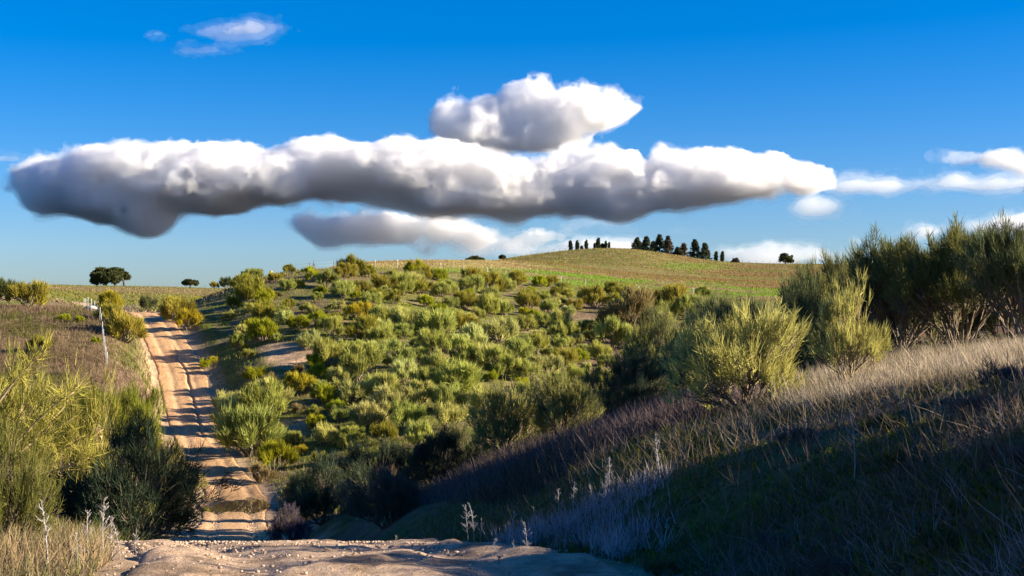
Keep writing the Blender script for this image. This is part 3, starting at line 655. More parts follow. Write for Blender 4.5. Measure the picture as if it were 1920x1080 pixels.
    # unseen brooms added beside the viewer, outside the picture, to dapple the near track
    for k, (x, y, wd, ht, lab) in enumerate([(5.0, 4.2, 2.4, 1.5, 'unseen broom bush added beside the viewer for shade, nearest one'), (5.9, 6.4, 2.4, 1.45, 'unseen broom bush added beside the viewer for shade, second one'),
    (6.4, 8.7, 2.0, 1.1, 'unseen broom bush added beside the viewer for shade, third one'), (6.6, 10.9, 2.4, 1.35, 'unseen broom bush added beside the viewer for shade, farthest one')]):
        s_ = wd / 2.5; put_broom(NEAR['fan'], (x, y, zg(x, y) - .02), s_, k * 1.3, (.2,.2,.07), lab, 'bush', 'broom bushes near the track', sz=ht / (1.3 * s_))
    # low twiggy shrubs on the shaded bank
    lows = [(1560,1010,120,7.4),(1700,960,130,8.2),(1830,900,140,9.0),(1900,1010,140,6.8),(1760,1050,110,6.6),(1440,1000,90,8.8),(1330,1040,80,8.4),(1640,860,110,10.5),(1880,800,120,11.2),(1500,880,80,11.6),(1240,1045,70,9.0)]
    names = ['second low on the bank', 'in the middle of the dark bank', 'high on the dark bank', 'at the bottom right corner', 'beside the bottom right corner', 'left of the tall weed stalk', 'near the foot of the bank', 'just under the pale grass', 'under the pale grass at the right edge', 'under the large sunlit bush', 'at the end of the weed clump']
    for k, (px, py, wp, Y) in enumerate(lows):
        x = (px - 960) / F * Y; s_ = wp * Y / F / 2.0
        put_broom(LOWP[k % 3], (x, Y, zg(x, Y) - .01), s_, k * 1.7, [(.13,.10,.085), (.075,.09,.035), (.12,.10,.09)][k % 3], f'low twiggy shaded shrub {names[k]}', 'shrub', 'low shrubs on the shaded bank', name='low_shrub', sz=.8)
# ------------------------------------------------------------------ grass and other ground cover (stuff)
def scatter(n, px0, px1, y0, y1, seed, keep=None, power=0.0):
    rng = np.random.default_rng(seed); px = rng.uniform(px0, px1, n)
    Y = np.exp(rng.uniform(math.log(y0), math.log(y1), n)); X = (px - 960) / F * Y; Z = zground(X, Y)
    Yq = np.clip(Y, -60, 165); lat = np.abs(X - np.interp(Yq, _ty, _tx)) - np.interp(Yq, _ty, _tw)
    ok = (lat > .12) | (Y > 152)
    if keep is not None: ok &= keep(px, HOR - Z * F / Y, X, Y)
    return np.stack([X, Y, Z - .01], 1)[ok], px[ok], (HOR - Z * F / Y)[ok], rng

def grass(name, label, P, rng, L, W, colors, lean=(0, 0), spread=.35, bend=.25, cfun=None):
    n = len(P)
    D = np.array((lean[0], lean[1], 1.0)) + rng.normal(size=(n, 3)) * np.array((spread, spread, .12)); D[:, 2] = np.maximum(D[:, 2], .15)
    V, Fc, t = strips(P, D, rng.uniform(L[0], L[1], n), W * rng.uniform(.7, 1.3, n), rng, bend, 0)
    colors = np.array(colors); ci = rng.integers(0, len(colors), n)
    patch = fbm2(P[:, 0] / (L[1] * 6), P[:, 1] / (L[1] * 6), 3, 17)
    ci = np.clip(((patch - .25) * 2.0 * len(colors) + rng.normal(size=n) * .7).astype(int), 0, len(colors) - 1)
    c = colors[ci] if cfun is None else cfun(P)
    c = c * rng.uniform(.65, 1.35, (n, 1))
    o = link(name, new_mesh(name, V, Fc, col=np.repeat(c, 5, 0)), M_GRASS)
    return tag(o, label, None, None, 'stuff')

def build_grass():
    pale = [(.42,.34,.24), (.52,.43,.32), (.36,.29,.19), (.27,.22,.13)]
    # sunlit dry grass along the crest of the near bank
    P, px, py, r = scatter(34000, 1340, 2150, 12.5, 22, 1, lambda px, py, X, Y: (py < 812 - (px - 1340) * .16 - 45 * fbm2(X * 1.2, Y * 1.2, 3, 5)) & (RNG.random(len(px)) < sstep(1340, 1520, px)))
    grass('dry_grass', 'pale dry grass stalks along the top of the right bank', P, r, (.07, .24), .0065, pale, (-.25, 0), .4)
    P, px, py, r = scatter(900, 1440, 2100, 13, 19, 2, lambda px, py, X, Y: py < 790)
    grass('tall_grass', 'taller pale seed stalks standing out of the bank grass', P, r, (.22, .48), .006, pale, (-.4, 0), .25, .12)
    # mauve withered grass further down the bank crest
    P, px, py, r = scatter(26000, 760, 1420, 19, 44, 3, lambda px, py, X, Y: X > np.interp(Y, _ty, _tx) + 3.6)
    grass('withered_grass', 'mauve-brown withered grass along the lower bank crest', P, r, (.15, .5), .012, [(.12,.09,.085), (.16,.12,.115), (.15,.11,.08), (.08,.065,.045)], (-.1, 0), .4)
    # mossy bank
    P, px, py, r = scatter(52000, 540, 2150, 5.5, 24, 4, lambda px, py, X, Y: (X > np.interp(Y, _ty, _tx) + 1.65) & (fbm2(X / .8, Y / .8, 3, 23) + .12 * (RNG.random(len(px)) - .5) > .46))
    grass('bank_growth', 'short green and brown growth covering the shaded bank', P, r, (.03, .13), .011, [(.15,.10,.05), (.085,.10,.02), (.12,.135,.02), (.17,.165,.025), (.15,.11,.06)], (0, 0), .7)
    P, px, py, r = scatter(6000, 700, 2150, 6, 20, 5, lambda px, py, X, Y: X > np.interp(Y, _ty, _tx) + 2.0)
    grass('bank_stems', 'thin dead stems strewn over the shaded bank', P, r, (.12, .35), .005, [(.26,.21,.17), (.19,.15,.12), (.14,.11,.08)], (-.3, 0), .6)
    P, px, py, r = scatter(26000, 640, 2150, 5.5, 20, 15, lambda px, py, X, Y: (X > np.interp(Y, _ty, _tx) + 1.8) & (fbm2(X / .7, Y / .7, 3, 27) > .56))
    grass('bank_herbs', 'broad-leaved green herbs in patches on the shaded bank', P, r, (.025, .07), .03, [(.08,.11,.035), (.10,.135,.03), (.07,.10,.045)], (0, 0), 1.1)
    P, px, py, r = scatter(60000, 560, 2150, 5.5, 26, 16, lambda px, py, X, Y: (X > np.interp(Y, _ty, _tx) + 1.7) & (fbm2(X / .55, Y / .55, 3, 29) > .60))
    grass('bank_tussocks', 'brown matted tussocks scattered over the shaded bank', P, r, (.06, .22), .008, [(.20,.145,.085), (.15,.115,.065), (.11,.12,.035), (.24,.19,.14)], (-.1, 0), .65, .5)
    P, px, py, r = scatter(20000, 800, 1290, 9.6, 13.2, 17, lambda px, py, X, Y: (X > np.interp(Y, _ty, _tx) + 1.62) & (fbm2(X / .4, Y / .4, 2, 33) > .47) & (X < np.interp(Y, _ty, _tx) + 3.1 + 1.2 * fbm2(X, Y, 2, 37)) & (RNG.random(len(px)) < sstep(800, 880, px) * sstep(1290, 1120, px) * .75))
    grass('weed_fringe', 'silvery lavender dry weeds fringing the road edge', P, r, (.06, .24), .006, [(.36,.32,.33), (.44,.40,.41), (.28,.23,.22)], (0, 0), .3, .2)
    P, px, py, r = scatter(9000, 1180, 2150, 5.6, 9.5, 18, lambda px, py, X, Y: (X > np.interp(Y, _ty, _tx) + 1.62) & (fbm2(X / .5, Y / .5, 2, 35) > .45))
    grass('dry_tangle', 'brown tangled dead stems along the bottom of the bank', P, r, (.06, .24), .0045, [(.24,.18,.15), (.17,.12,.10), (.30,.25,.23)], (-.2, 0), .8, .5)
    # verge at the bottom left
    P, px, py, r = scatter(15000, -250, 470, 6.5, 16, 6, lambda px, py, X, Y: X < np.interp(Y, _ty, _tx) - 1.7)
    grass('verge_grass', 'straw-coloured grass on the left verge at the bottom corner', P, r, (.06, .28), .007, [(.30,.22,.12), (.24,.19,.10), (.12,.13,.04), (.33,.27,.18)], (.1, 0), .45)
    P, px, py, r = scatter(16000, -250, 480, 16, 70, 7, lambda px, py, X, Y: X < np.interp(Y, _ty, _tx) - 1.9)
    grass('verge_growth', 'rough grass between the bushes left of the track', P, r, (.1, .4), .018, [(.20,.15,.08), (.14,.14,.04), (.10,.12,.03)], (0, 0), .45)
    # brown mound on the left
    P, px, py, r = scatter(52000, -80, 330, 74, 126, 8, lambda px, py, X, Y: (X < np.interp(Y, _ty, _tx) - 2.4))
    grass('mound_grass', 'brown withered grass over the mound left of the fence', P, r, (.14, .48), .026, [(.095,.10,.022), (.12,.105,.035), (.17,.125,.07), (.21,.148,.085), (.24,.175,.105), (.14,.095,.06)], (-.1, 0), .4)
    # scrub slope
    def keep(px, py, X, Y): return (X > np.interp(np.clip(Y, -60, 165), _ty, _tx) + 2.2) & (np.exp(-(((px - 545) / 60) ** 2 + ((py - 665) / 26) ** 2)) < .55)
    P, px, py, r = scatter(95000, 380, 1500, 60, 184, 9, keep)
    grass('slope_grass', 'dry and green grass covering the open scrub slope', P, r, (.08, .30), .03, [(.14,.165,.02), (.17,.19,.026), (.20,.195,.035), (.22,.20,.05), (.29,.23,.10), (.27,.19,.10)], (-.05, 0), .45)
    # fields beyond
    def fcol(P):
        Z = P[:, 2]; return np.clip(ground_colour(P[:, 0], P[:, 1], Z) * 1.35, 0, .6)
    P, px, py, r = scatter(60000, 560, 2000, 176, 345, 10)
    grass('field_grass', 'green and straw grass on the rising field behind the white posts', P, r, (.12, .34), .09, pale, (0, 0), .5, cfun=fcol)
    P, px, py, r = scatter(45000, 860, 2000, 345, 500, 11)
    grass('hill_heath', 'brown and green low growth over the hilltop', P, r, (.15, .42), .15, pale, (0, 0), .5, cfun=fcol)
    P, px, py, r = scatter(30000, -200, 560, 140, 460, 12)
    grass('meadow_grass', 'olive and straw meadow grass behind the top of the track', P, r, (.12, .35), .11, pale, (0, 0), .5, cfun=fcol)

# ------------------------------------------------------------------ weeds, stones
def make_stalk(seed):
    rng = np.random.default_rng(seed); st = []; P = []; D = []
    main = bezier((0, 0, 0), (rng.normal() * .04, rng.normal() * .04, .5), (rng.normal() * .08, rng.normal() * .08, 1.0), 8)
    st.append(tube(main, np.linspace(.012, .004, 8), 5)); tips = [(main[-1], main[-1] - main[-2])]
    for k in range(rng.integers(12, 22)):
        t = rng.uniform(.35, .98); a = main[0] + (main[-1] - main[0]) * 0; i = t * 7; i0 = min(int(i), 6); a = main[i0] + (main[i0 + 1] - main[i0]) * (i - i0)
        ph = rng.uniform(0, 6.28); l = rng.uniform(.08, .22) * (1.25 - t); b = a + np.array((math.cos(ph) * l, math.sin(ph) * l, l * rng.uniform(.7, 1.3)))
        st.append(tube(bezier(a, a + (b - a) * .5 + np.array((0, 0, -.02)), b, 4), np.linspace(.005, .003, 4), 3)); tips.append((b, b - a))
    for b, d in tips:
        d = d / np.linalg.norm(d)
        for q in range(9): P.append(b - d * rng.uniform(0, .10)); D.append(d + rng.normal(size=3) * .5)
    V, Fc, T = join(st)
    V2, F2, T2 = strips(np.array(P), np.array(D), rng.uniform(.02, .05, len(P)), .009, rng, .1)
    return new_mesh('stem', V, Fc, T), new_mesh('seed_heads', V2, F2, T2)

def build_weeds():
    M_DRY = mat_plain('dry_weed_stem', (.32, .295, .28), .9)
    protos = [make_stalk(500 + i) for i in range(5)]; rng = random.Random(3)
    def put(px, Y, hpx, label, group, k=None, col=(.55,.49,.43)):
        x = (px - 960) / F * Y; z = zg(x, Y); s = hpx * Y / F
        st, sh = protos[rng.randrange(5) if k is None else k]
        o = bpy.data.objects.new('weed_stalk', None); COL.objects.link(o); o.location = (x, Y, z - .01); o.scale = (s, s, s); o.rotation_euler = (rng.uniform(-.12, .12), rng.uniform(-.12, .12), rng.uniform(0, 6.28))
        tag(o, label, 'weed', group); link('stem', st, M_DRY, o); link('seed_heads', sh, M_FOL, o, col)['kind'] = 'stuff'
    G = 'dry weed stalks on the left verge'
    put(93, 9.3, 135, 'tallest whitish dry weed stalk at the bottom left corner', G, 0)
    put(196, 10.2, 112, 'whitish dry weed stalk against the big dark bush', G, 1)
    put(168, 10.6, 85, 'short dry weed stalk left of the stalk before the dark bush', G, 2)
    put(214, 9.8, 85, 'branching dry weed stalk right of the stalk before the dark bush', G, 3)
    put(228, 9.9, 72, 'small dry weed stalk furthest right on the left verge', G, 4)
    put(146, 9.2, 75, 'bent dry weed stalk between the tallest stalk and the others', G, 2)
    put(258, 10.4, 55, 'thin low dry weed stalk by the left edge of the track', G, 0)
    G = 'grey weed stalks along the foot of the bank'
    xs = sorted([rng.uniform(870, 1170) for _ in range(30)])
    W3 = ['leftmost', 'second', 'third', 'fourth', 'fifth', 'sixth', 'seventh', 'eighth', 'ninth', 'tenth', 'eleventh', 'twelfth', 'thirteenth', 'fourteenth', 'fifteenth']
    for i, px in enumerate(xs):
        pos = (W3[i] + (' from left' if i else '')) if i < 15 else ((W3[29 - i] + ' from right') if i < 29 else 'rightmost')
        put(px, rng.uniform(10.2, 13.2), rng.uniform(40, 85), f'grey dry weed stalk at the foot of the bank, {pos} in the clump', G, col=(.30,.30,.33))
    G = 'single weed stalks on the bank'
    put(1240, 12.5, 95, 'lone grey weed stalk on the bank right of the weed clump', G, 1, (.17,.17,.18))
    put(1385, 11.5, 55, 'short grey weed stalk in the middle of the shaded bank', G, 3, (.17,.17,.18))
    put(1600, 9.0, 130, 'tall branching grey weed stalk on the right of the shaded bank', G, 0, (.15,.15,.165))
    put(1500, 8.5, 60, 'small grey weed stalk low on the shaded bank', G, 4, (.15,.15,.165))
    put(740, 14.0, 50, 'small grey weed stalk left of the weed clump', G, 2, (.15,.15,.165))
    # stones
    def stone_mesh(seed):
        r = np.random.default_rng(seed); ph = (1 + 5 ** .5) / 2
        v = np.array([(-1,ph,0),(1,ph,0),(-1,-ph,0),(1,-ph,0),(0,-1,ph),(0,1,ph),(0,-1,-ph),(0,1,-ph),(ph,0,-1),(ph,0,1),(-ph,0,-1),(-ph,0,1)], float) / 1.9
        v *= r.uniform(.75, 1.25, (12, 1)) * np.array((1, .8, .6))
        f = np.array([(0,11,5),(0,5,1),(0,1,7),(0,7,10),(0,10,11),(1,5,9),(5,11,4),(11,10,2),(10,7,6),(7,1,8),(3,9,4),(3,4,2),(3,2,6),(3,6,8),(3,8,9),(4,9,5),(2,4,11),(6,2,10),(8,6,7),(9,8,1)])
        return v, f
    SO = ['leftmost of all', 'largest of the middle group', 'above the middle group', 'left of the middle group', 'lower right of the middle group', 'just left of the middle group', 'second from right', 'near the weed clump', 'rightmost of all', 'below the middle group']
    sm = [new_mesh('stone', *stone_mesh(i)) for i in range(4)]
    for i, (px, py, s) in enumerate([(1097,888,7),(1487,918,8),(1502,912,6),(1480,938,5),(1522,948,6),(1395,942,5),(1655,978,6),(1205,993,5),(1780,945,6),(1440,960,4)]):
        x, y, z = ground_at(px, py, 5, 26); q = s * y / F * .5
        o = link('stone', sm[i % 4], M_ROCK); o.location = (x, y, z + q * .3); o.scale = (q, q, q); o.rotation_euler = (0, 0, i)
        tag(o, f'small pale stone on the shaded mossy bank, {SO[i]}', 'stone', 'pale stones on the bank')
    x, y, z = ground_at(172, 580, 90, 125); o = link('boulder', sm[1], M_ROCK); o.location = (x, y, z + .25); o.scale = (.62, .5, .5); tag(o, 'pale boulder beside the wire fence on the mound', 'boulder')
    # gravel on the near track
    rg = np.random.default_rng(8); n = 14000
    Y = np.exp(rg.uniform(math.log(4), math.log(70), n)); xc, zc, hw = trk(Y); X = xc + rg.uniform(-1.05, 1.05, n) * hw
    Z = np.maximum(zc - .01, zc - .05); v0, f0 = stone_mesh(2); sz = (.003 + .02 * rg.random(n) ** 3.5) * np.clip(Y / 14, .8, 2.2)
    V = (v0[None] * sz[:, None, None] + np.stack([X, Y, Z + .02], 1)[:, None, :]).reshape(-1, 3)
    Fc = (f0[None] + (np.arange(n) * 12)[:, None, None]).reshape(-1, 3)
    c = np.repeat(np.array((.46,.36,.28)) * rg.uniform(.7, 1.5, (n, 1)), 12, 0)
    tag(link('gravel', new_mesh('gravel', V, Fc, col=c), M_GRASS), 'loose gravel and pebbles on the dirt track', None, None, 'stuff')

# ------------------------------------------------------------------ trees on the skyline
def leaf_cloud(C, r, n, L, W, seed, shell=.6):
    rng = np.random.default_rng(seed); C = np.asarray(C, float); r = np.asarray(r, float)
    wgt = r.prod(1) ** (2 / 3); i = rng.choice(len(C), n, p=wgt / wgt.sum())
    d = rng.normal(size=(n, 3)); d /= np.linalg.norm(d, axis=1, keepdims=True); rad = (shell + (1 - shell) * rng.random((n, 1))) * rng.uniform(.85, 1.12, (n, 1))
    P = C[i] + d * r[i] * rad
    return strips(P, d + rng.normal(size=(n, 3)) * .9, L * rng.uniform(.6, 1.3, n), W * rng.uniform(.7, 1.3, n), rng, .2)

def make_oak(seed, R, H, n, leaf=.3, trunks=1, low=.28):
    rng = np.random.default_rng(seed); C, r = [], []
    for k in range(40):
        ph = rng.uniform(0, 6.28); q = math.sqrt(rng.random()) * .78; x, y = R * q * math.cos(ph), R * q * math.sin(ph)
        top = H * (low + (1 - low) * math.sqrt(max(0, 1 - q * q * .95))); rr = rng.uniform(.16, .26) * R
        z = rng.uniform(H * low + rr * .5, max(top - rr * .75, H * low + rr * .6)); C.append((x, y, z)); r.append((rr, rr, rr * .75))
    V, Fc, T = leaf_cloud(C, r, n, leaf, leaf * .75, seed)
    crown = new_mesh('crown', V, Fc, T); st = []
    for k in range(trunks):
        bx = (k - (trunks - 1) / 2) * R * .42
        b = np.array((bx, 0, -.3)); f = np.array((bx + rng.normal() * .1 * R, 0, H * .42))
        st.append(tube(bezier(b, (bx, 0, H * .2), f, 5), np.linspace(.055 * H, .04 * H, 5), 7))
        for j in range(6):
            c = np.array(C[rng.integers(0, len(C))]); st.append(tube(bezier(f, (f + c) / 2, c, 4), np.linspace(.032 * H, .01 * H, 4), 5))
    V, Fc, T = join(st); return crown, new_mesh('trunk', V, Fc, T)

def make_cypress(seed, H, R, n=1500):
    rng = np.random.default_rng(seed); zz = np.linspace(.06, .97, 16) * H
    C = [(rng.normal() * R * .12, rng.normal() * R * .12, z) for z in zz]; prof = np.sin(np.clip(np.linspace(.16, 1.0, 16), 0, 1) * math.pi) ** .55 + .12
    r = [(R * p * .95, R * p * .95, H * .05) for p in prof]
    V, Fc, T = leaf_cloud(C, r, n, .30, .22, seed, .3)
    tv, tf = tube([(0, 0, -.3), (0, 0, H * .5), (0, 0, H * .9)], [.14, .09, .03], 6)
    return new_mesh('crown', V, Fc, T), new_mesh('trunk', tv, tf, np.full(len(tv), .5))

def make_conifer(seed, H, R, n=26, bare=0.0):
    rng = np.random.default_rng(seed); P, D, st = [], [], [tube([(0, 0, -.3), (rng.normal() * .1, 0, H * .5), (rng.normal() * .15, 0, H)], [H * .025, H * .016, .03], 6)]
    for k in range(n * 4):
        t = rng.random() ** .8 * .95 + .04; ph = rng.uniform(0, 6.28); l = R * (1 - t) ** 1.05 * rng.uniform(.6, 1.15) + .12; z0 = H * (.02 + .98 * t)
        a = np.array((0, 0, z0)); b = a + np.array((math.cos(ph) * l, math.sin(ph) * l, l * rng.uniform(-.25, .2)))
        if k % 3 == 0: st.append(tube([a, b], [.06, .02], 3))
        if rng.random() < bare: continue
        for q in range(16):
            u = rng.uniform(.2, 1.05); p = a + (b - a) * u; P.append(p + rng.normal(size=3) * .1); D.append((b - a) / l + rng.normal(size=3) * .7 + np.array((0, 0, -.2)))
    V, Fc, T = strips(np.array(P), np.array(D), .6, .26, rng, .1)
    sv, sf, stt = join(st); return new_mesh('crown', V, Fc, T), new_mesh('trunk', sv, sf, stt)

def put_tree(name, proto, px, Y, color, label, group=None, scale=1.0, sink=.0):
    x = (px - 960) / F * Y; o = bpy.data.objects.new(name, None); COL.objects.link(o); o.location = (x, Y, zg(x, Y) - sink); o.scale = (scale,) * 3
    o.rotation_euler = (0, 0, px % 6.28 if name != 'holm_oak' else 0)
    tag(o, label, 'tree', group); link('crown', proto[0], M_FOL, o, color); link('trunk', proto[1], M_STEMD, o); return o

def build_pine():
    rng = np.random.default_rng(77); Y = 35.5; x = 16.3; H = 7.4; P, D, st = [], [], [tube([(0, 0, -.3), (.1, 0, 3), (0, .1, H)], [.2, .14, .03], 8)]
    for k in range(210):
        t = rng.random() ** .9; ph = rng.uniform(0, 6.28); l = 3.1 * (1 - t) ** .6 * rng.uniform(.6, 1.05) + .25; z0 = 1.2 + (H - 1.2) * t
        a = np.array((0, 0, z0)); b = a + np.array((math.cos(ph) * l, math.sin(ph) * l, l * rng.uniform(.0, .35))); st.append(tube(bezier(a, (a + b) / 2 - np.array((0, 0, .1)), b, 4), [.035, .025, .016, .008], 4))
        for q in range(14):
            u = rng.uniform(.25, 1.0); p = a + (b - a) * u
            for m in range(9): P.append(p + rng.normal(size=3) * .02); D.append((b - a) / l + rng.normal(size=3) * .6)
    V, Fc, T = strips(np.array(P), np.array(D), .24, .03, rng, .1); sv, sf, stt = join(st)
    o = bpy.data.objects.new('pine_tree', None); COL.objects.link(o); o.location = (x, Y, zg(x, Y)); tag(o, 'pine tree whose branch tips reach in at the right picture edge', 'tree')
    link('crown', new_mesh('crown', V, Fc, T), M_FOL, o, (.07,.09,.04)); link('trunk', new_mesh('trunk', sv, sf, stt), M_STEMD, o)

def build_trees():
    build_pine()
    dk = (.075, .085, .032)
    put_tree('holm_oak', make_oak(901, 6.1, 5.9, 15000, .45, 4, .14), 207, 400, dk, 'broad dark holm oak with several trunks alone on the left skyline', 'oaks on the skyline')
    put_tree('holm_oak', make_oak(902, 2.2, 3.0, 3000, .3, 1, .4), 356, 350, dk, 'small round oak on the skyline right of the broad oak', 'oaks on the skyline', 1.0, .3)
    put_tree('holm_oak', make_oak(903, 3.0, 2.6, 3500, .34, 1, .05), 890, 430, dk, 'low dark oak showing over the straw-coloured shoulder of the hill', 'oaks on the skyline', 1.1, -.3)
    put_tree('holm_oak', make_oak(904, 1.2, 1.6, 1500, .3, 1, .1), 942, 440, dk, 'tiny dark shrub-like oak on the skyline left of the hilltop', 'oaks on the skyline')
    put_tree('holm_oak', make_oak(905, 2.9, 3.9, 4000, .34, 1, .12), 1473, 450, dk, 'round dark oak alone on the skyline right of the hilltop', 'oaks on the skyline')
    put_tree('holm_oak', make_oak(906, 1.4, 1.6, 1500, .3, 1, .02), 1379, 450, (.10,.075,.06), 'low brownish shrub on the skyline right of the twin cypresses', 'oaks on the skyline')
    G = 'cypresses on the hilltop'; cp = [make_cypress(920 + i, 3.2, .55) for i in range(3)]; rows = [(1070,1.05,'first'),(1082.5,1.0,'second'),(1099.5,.95,'third'),(1115,.62,'fourth'),(1121.5,1.12,'fifth'),(1136,.78,'sixth'),(1142,.68,'seventh')]
    for i, (px, s, od) in enumerate(rows):
        put_tree('cypress', cp[i % 3], px, 452, (.055,.072,.026), f'narrow dark cypress on the hilltop, {od} from left in the row', G, s)
    put_tree('cypress', make_cypress(930, 1.7, .75), 1130, 453, (.055,.072,.026), 'short stout cypress among the slim ones on the hilltop', G)
    put_tree('cypress', make_cypress(931, 1.3, .4, 500), 1091, 453, (.16,.11,.08), 'tiny brown withered cypress between the second and third cypress', G)
    put_tree('cypress', cp[0], 1342.5, 448, (.055,.072,.026), 'left one of the twin cypresses on the right hill flank', G, .98)
    put_tree('cypress', cp[1], 1354.5, 448, (.055,.072,.026), 'right one of the twin cypresses on the right hill flank', G, 1.05)
    G = 'conifers on the hilltop'; br = (.10,.085,.055); gr = (.07,.085,.045)
    for px, Y, h, R, c, b, lab in [(1195,462,4.2,2.0,gr,0,'rounded dark conifer at the left end of the hilltop group'),(1212,456,4.6,1.7,gr,0,'dark pointed spruce second in the hilltop group'),
        (1225,458,3.4,.9,gr,.1,'slim low conifer in the gap of the hilltop group'),(1237,452,5.6,2.1,gr,0,'tallest dark spruce in the hilltop group'),(1253,450,5.5,1.8,br,.1,'brownish spruce right of the tallest one'),
        (1271,449,2.4,1.2,gr,0,'small dark conifer right of the brownish spruce'),(1282,452,4.0,1.9,(.13,.095,.06),.45,'half-bare brown tree in the hilltop group'),(1303,446,5.7,1.9,gr,.05,'tall dark spruce on the right of the hilltop group'),
        (1322,444,5.1,1.6,gr,0,'pointed dark spruce at the right end of the hilltop group')]:
        put_tree('conifer', make_conifer(int(px), h * 1.06, R * 1.45, 32, b), px, Y, c, lab, G, 1.0, .3)

# ------------------------------------------------------------------ fences, posts, sign
def post_mesh(name, h, r, sides=6): 
    v, f = tube([(0, 0, -.3), (0, 0, h * .5), (0, 0, h - r), (0, 0, h)], [r, r, r, r * .55], sides); return new_mesh(name, v, f)
def fence(label, pts, h, r, mat, wires=(.35, .65, .95), wr=.006, group='wire fences'):
    """pts: ground points of the posts; every post and wire is a part"""
    root = bpy.data.objects.new('wire_fence', None); COL.objects.link(root); root.location = pts[0]; tag(root, label, 'fence', group)
    pm = post_mesh('post', h, r); rng = random.Random(len(pts))
    for p in pts:
        o = link('post', pm, mat, root); o.location = Vector(p) - Vector(pts[0]); o.rotation_euler = (rng.uniform(-.03, .03), rng.uniform(-.03, .03), 0); o.scale = (1, 1, rng.uniform(.93, 1.07))
    for wz in wires:
        v, f = tube([np.array(p) - np.array(pts[0]) + np.array((0, -r - .004, h * wz)) for p in pts], [wr] * len(pts), 4)
        link('wire', new_mesh('wire', v, f), M_METAL, root)
    return root
def build_fences():
    # along the left mound: rows of the post tops in the photograph
    tops = [(157,553),(161,556),(165,562),(171,568),(177.5,575),(183,587),(187,595),(189.8,603),(192,612),(194.5,621),(196.8,637),(199,655),(201,676)]
    ys = np.linspace(121, 93.5, len(tops)); pts = []
    for (px, py), y in zip(tops, ys):
        x = (px - 960) / F * y; pts.append((x, y, zg(x, y)))
    fence('galvanised wire fence climbing the brown mound left of the track', pts, 1.15, .019, M_METAL, (.35, .65, .95), .003)
    pts = []
    for px, py in [(703,503),(745,505),(785,508),(826,513),(869,521),(914,531),(957,538),(1005,543),(1053,549),(1099,556),(1148,562),(1200,566),(1252,569),(1305,572)]:
        x = (px - 960) / F * 178; pts.append((x, 178 + (px - 703) * .004, zg(x, 178 + (px - 703) * .004)))
    fence('wire fence with white posts crossing the slope below the green field', pts, 1.3, .034, M_WHITE, (.35, .65, .95), .0025)
    pts = []
    for i in range(9):
        px = 226 + i * 4.2; y = 150; x = (px - 960) / F * y; pts.append((x, y, zg(x, y)))
    fence('low brown wire fence across the top of the track', pts, .95, .03, M_WOOD)
    pts = []
    for i in range(12):
        px = 955 + i * 10.5; y = 452; x = (px - 960) / F * y; pts.append((x, y, zg(x, y)))
    fence('thin fence on the skyline left of the hilltop cypresses', pts, 1.0, .05, M_WOOD, (.9,))
    pts = []
    for i in range(16):
        px = 20 + i * 26; y = 448; x = (px - 960) / F * y; pts.append((x, y, zg(x, y)))
    fence('thin fence on the left skyline behind the broad oak', pts, 1.3, .05, M_WOOD, (.5, .9), .012)
    pts = []
    for i in range(9):
        px = 1392 + i * 13; y = 452; x = (px - 960) / F * y; pts.append((x, y, zg(x, y)))
    fence('thin fence on the skyline right of the hilltop', pts, 1.0, .05, M_WOOD, (.9,))
    # crest posts, brace and sign
    y = 153; pts = []
    for px in (549, 580, 625): x = (px - 960) / F * y; pts.append((x, y, zg(x, y)))
    fence('dark posts of a wire fence on the left crest of the slope', pts, 1.1, .045, M_WOOD, (.6, .9))
    x = (588 - 960) / F * y; root = bpy.data.objects.new('fence_brace', None); COL.objects.link(root); root.location = (x, y, zg(x, y)); tag(root, 'dark A-shaped fence brace standing on the left crest', 'brace')
    for nm, pp in (('leg', [(-.5, 0, -.2), (0, 0, .95)]), ('leg', [(.5, 0, -.2), (0, 0, .95)]), ('pole', [(0, .05, -.2), (0, .05, 1.25)]), ('crossbar', [(-.27, -.05, .4), (.27, -.05, .4)])):
        v, f = tube(pp, [.04, .035], 5); link(nm, new_mesh(nm, v, f), M_WOOD, root)
    x = (508 - 960) / F * 147; root = bpy.data.objects.new('marker_sign', None); COL.objects.link(root); root.location = (x, 147, zg(x, 147)); tag(root, 'small yellow marker sign on a post on the left crest', 'sign')
    link('post', post_mesh('post', .75, .03), M_WOOD, root)
    v = np.array([(a, b, c) for a in (-.15, .15) for b in (-.055, -.035) for c in (.5, .76)]); f = np.array([(0,1,3,2),(4,6,7,5),(0,4,5,1),(2,3,7,6),(0,2,6,4),(1,5,7,3)])
    link('board', new_mesh('board', v, f), M_YEL, root)
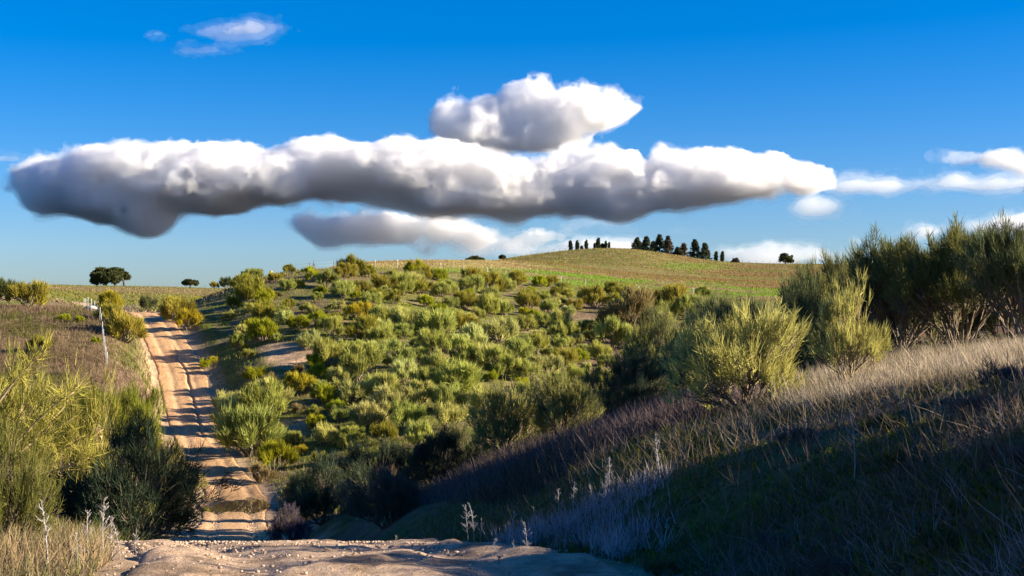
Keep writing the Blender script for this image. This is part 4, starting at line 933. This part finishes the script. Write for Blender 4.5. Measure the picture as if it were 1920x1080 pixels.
# ------------------------------------------------------------------ build
build_ground(); build_track()
build_hill(); build_near()
build_grass(); build_weeds(); build_trees(); build_fences()
D0 = 9000.0
cloud('long grey-white cumulus cloud bank stretching across the middle of the sky',
  [(78,345,52,38),(125,345,75,48),(165,370,70,42),(190,310,90,46),(230,385,80,42),(268,408,48,34),(300,300,100,40),(330,350,110,52),(420,325,120,58),(420,375,90,28),(540,320,120,55),(560,295,60,32),(660,325,120,58),(760,315,120,55),(850,312,90,46),
   (900,345,130,52),(1020,340,90,50),(1095,325,70,52),(1150,345,80,42),(1165,310,40,28),(1210,345,75,34),(1250,305,34,36),(1300,335,65,42),(1340,310,55,34),(1400,340,70,34),(1440,320,45,28),(1520,338,64,24),(1580,345,40,12),(1130,380,120,14),(930,380,120,15),(760,374,140,12)], D0, 0.015, 4.0, 0.95, 1.3, 3, .6)
cloud('white puffy cumulus cloud standing above the long cloud bank',
  [(850,215,45,36),(920,220,60,50),(975,195,45,55),(1012,160,32,28),(1060,205,65,48),(1130,210,50,34),(1180,195,30,13),(930,262,75,26),(1020,250,50,18),(855,160,14,18),(1135,170,16,10)], D0 * 1.1, 0.014, 3.6, 0.95, 1.3, 5, .65)
cloud('low lumpy grey cloud below the long cloud bank, left of the hilltop',
  [(575,422,26,16),(600,438,30,22),(650,420,36,24),(690,432,44,26),(735,414,40,24),(760,430,54,26),(820,422,46,24),(850,440,60,20),(900,430,40,16),(930,446,44,12),(800,472,26,18),(985,444,26,14),(1040,440,40,10)], D0 * 1.05, 0.009, 3.8, 0.9, 1.3, 8, .8)
cloud('small bright cloud at the right picture edge', [(1780,300,50,16),(1850,298,70,22),(1910,305,70,26),(2000,310,90,30)], D0, 0.008, 3.6, .8, 1.3, 11, .8)
cloud('thin flat cloud under the small bright cloud on the right', [(1590,350,50,12),(1650,346,70,14),(1720,345,70,15),(1800,345,80,14),(1900,340,90,16),(2010,345,90,16)], D0 * 1.1, .003, 3.6, .7, 1.3, 12, .9)
cloud('small wedge-shaped cloud between the cloud bank and the hedge', [(1470,396,40,7),(1525,385,45,15),(1560,380,26,10)], D0, .0022, 3.4, .8, 1.3, 13, .9)
cloud('low cloud rising behind the tall hedge on the right', [(1660,450,60,12),(1740,432,60,20),(1830,425,70,24),(1900,412,70,28),(2000,420,90,34)], D0 * 1.2, .004, 3.8, .9, 1.3, 14, .8)
cloud('pale low cloud on the horizon behind the hilltop', [(900,476,50,9),(960,470,70,13),(1040,466,80,15),(1110,460,60,16),(1160,466,50,12)], D0 * 1.5, .003, 3.8, .9, 1.3, 15, .9)
cloud('pale low cloud on the horizon right of the hilltop', [(1390,482,60,12),(1470,478,70,16),(1550,480,60,14),(1640,478,70,12)], D0 * 1.5, .0016, 3.8, 1.0, 1.3, 16, .9)
cloud('thin bright cloud streak high on the left, upper one', [(480,49,36,8),(440,58,36,6),(405,70,34,8)], D0 * .6, .005, 2.6, .6, 1.3, 17, .9)
cloud('thin bright cloud streak high on the left, lower one', [(345,92,30,6),(380,90,44,8)], D0 * .6, .008, 2.6, .6, 1.3, 18, .9)
cloud('tiny cloud fleck high on the left', [(297,61,22,8)], D0 * .6, .008, 2.6, .5, 1.3, 19, .9)
cloud('thin cloud strip at the left picture edge above the cloud bank', [(20,297,60,9)], D0 * 1.1, .005, 3, .5, 1.3, 20, .9)
cloud('ragged grey cloud shred under the middle of the cloud bank', [(1050,420,40,9),(1105,414,44,12),(1150,420,30,8)], D0 * 1.1, .0022, 3.2, .9, 1.3, 23, .9)
cloud('faint grey cloud shred above the hilltop conifers', [(1225,425,40,8),(1275,430,34,6)], D0 * 1.1, .0018, 3.2, .7, 1.3, 24, .9)
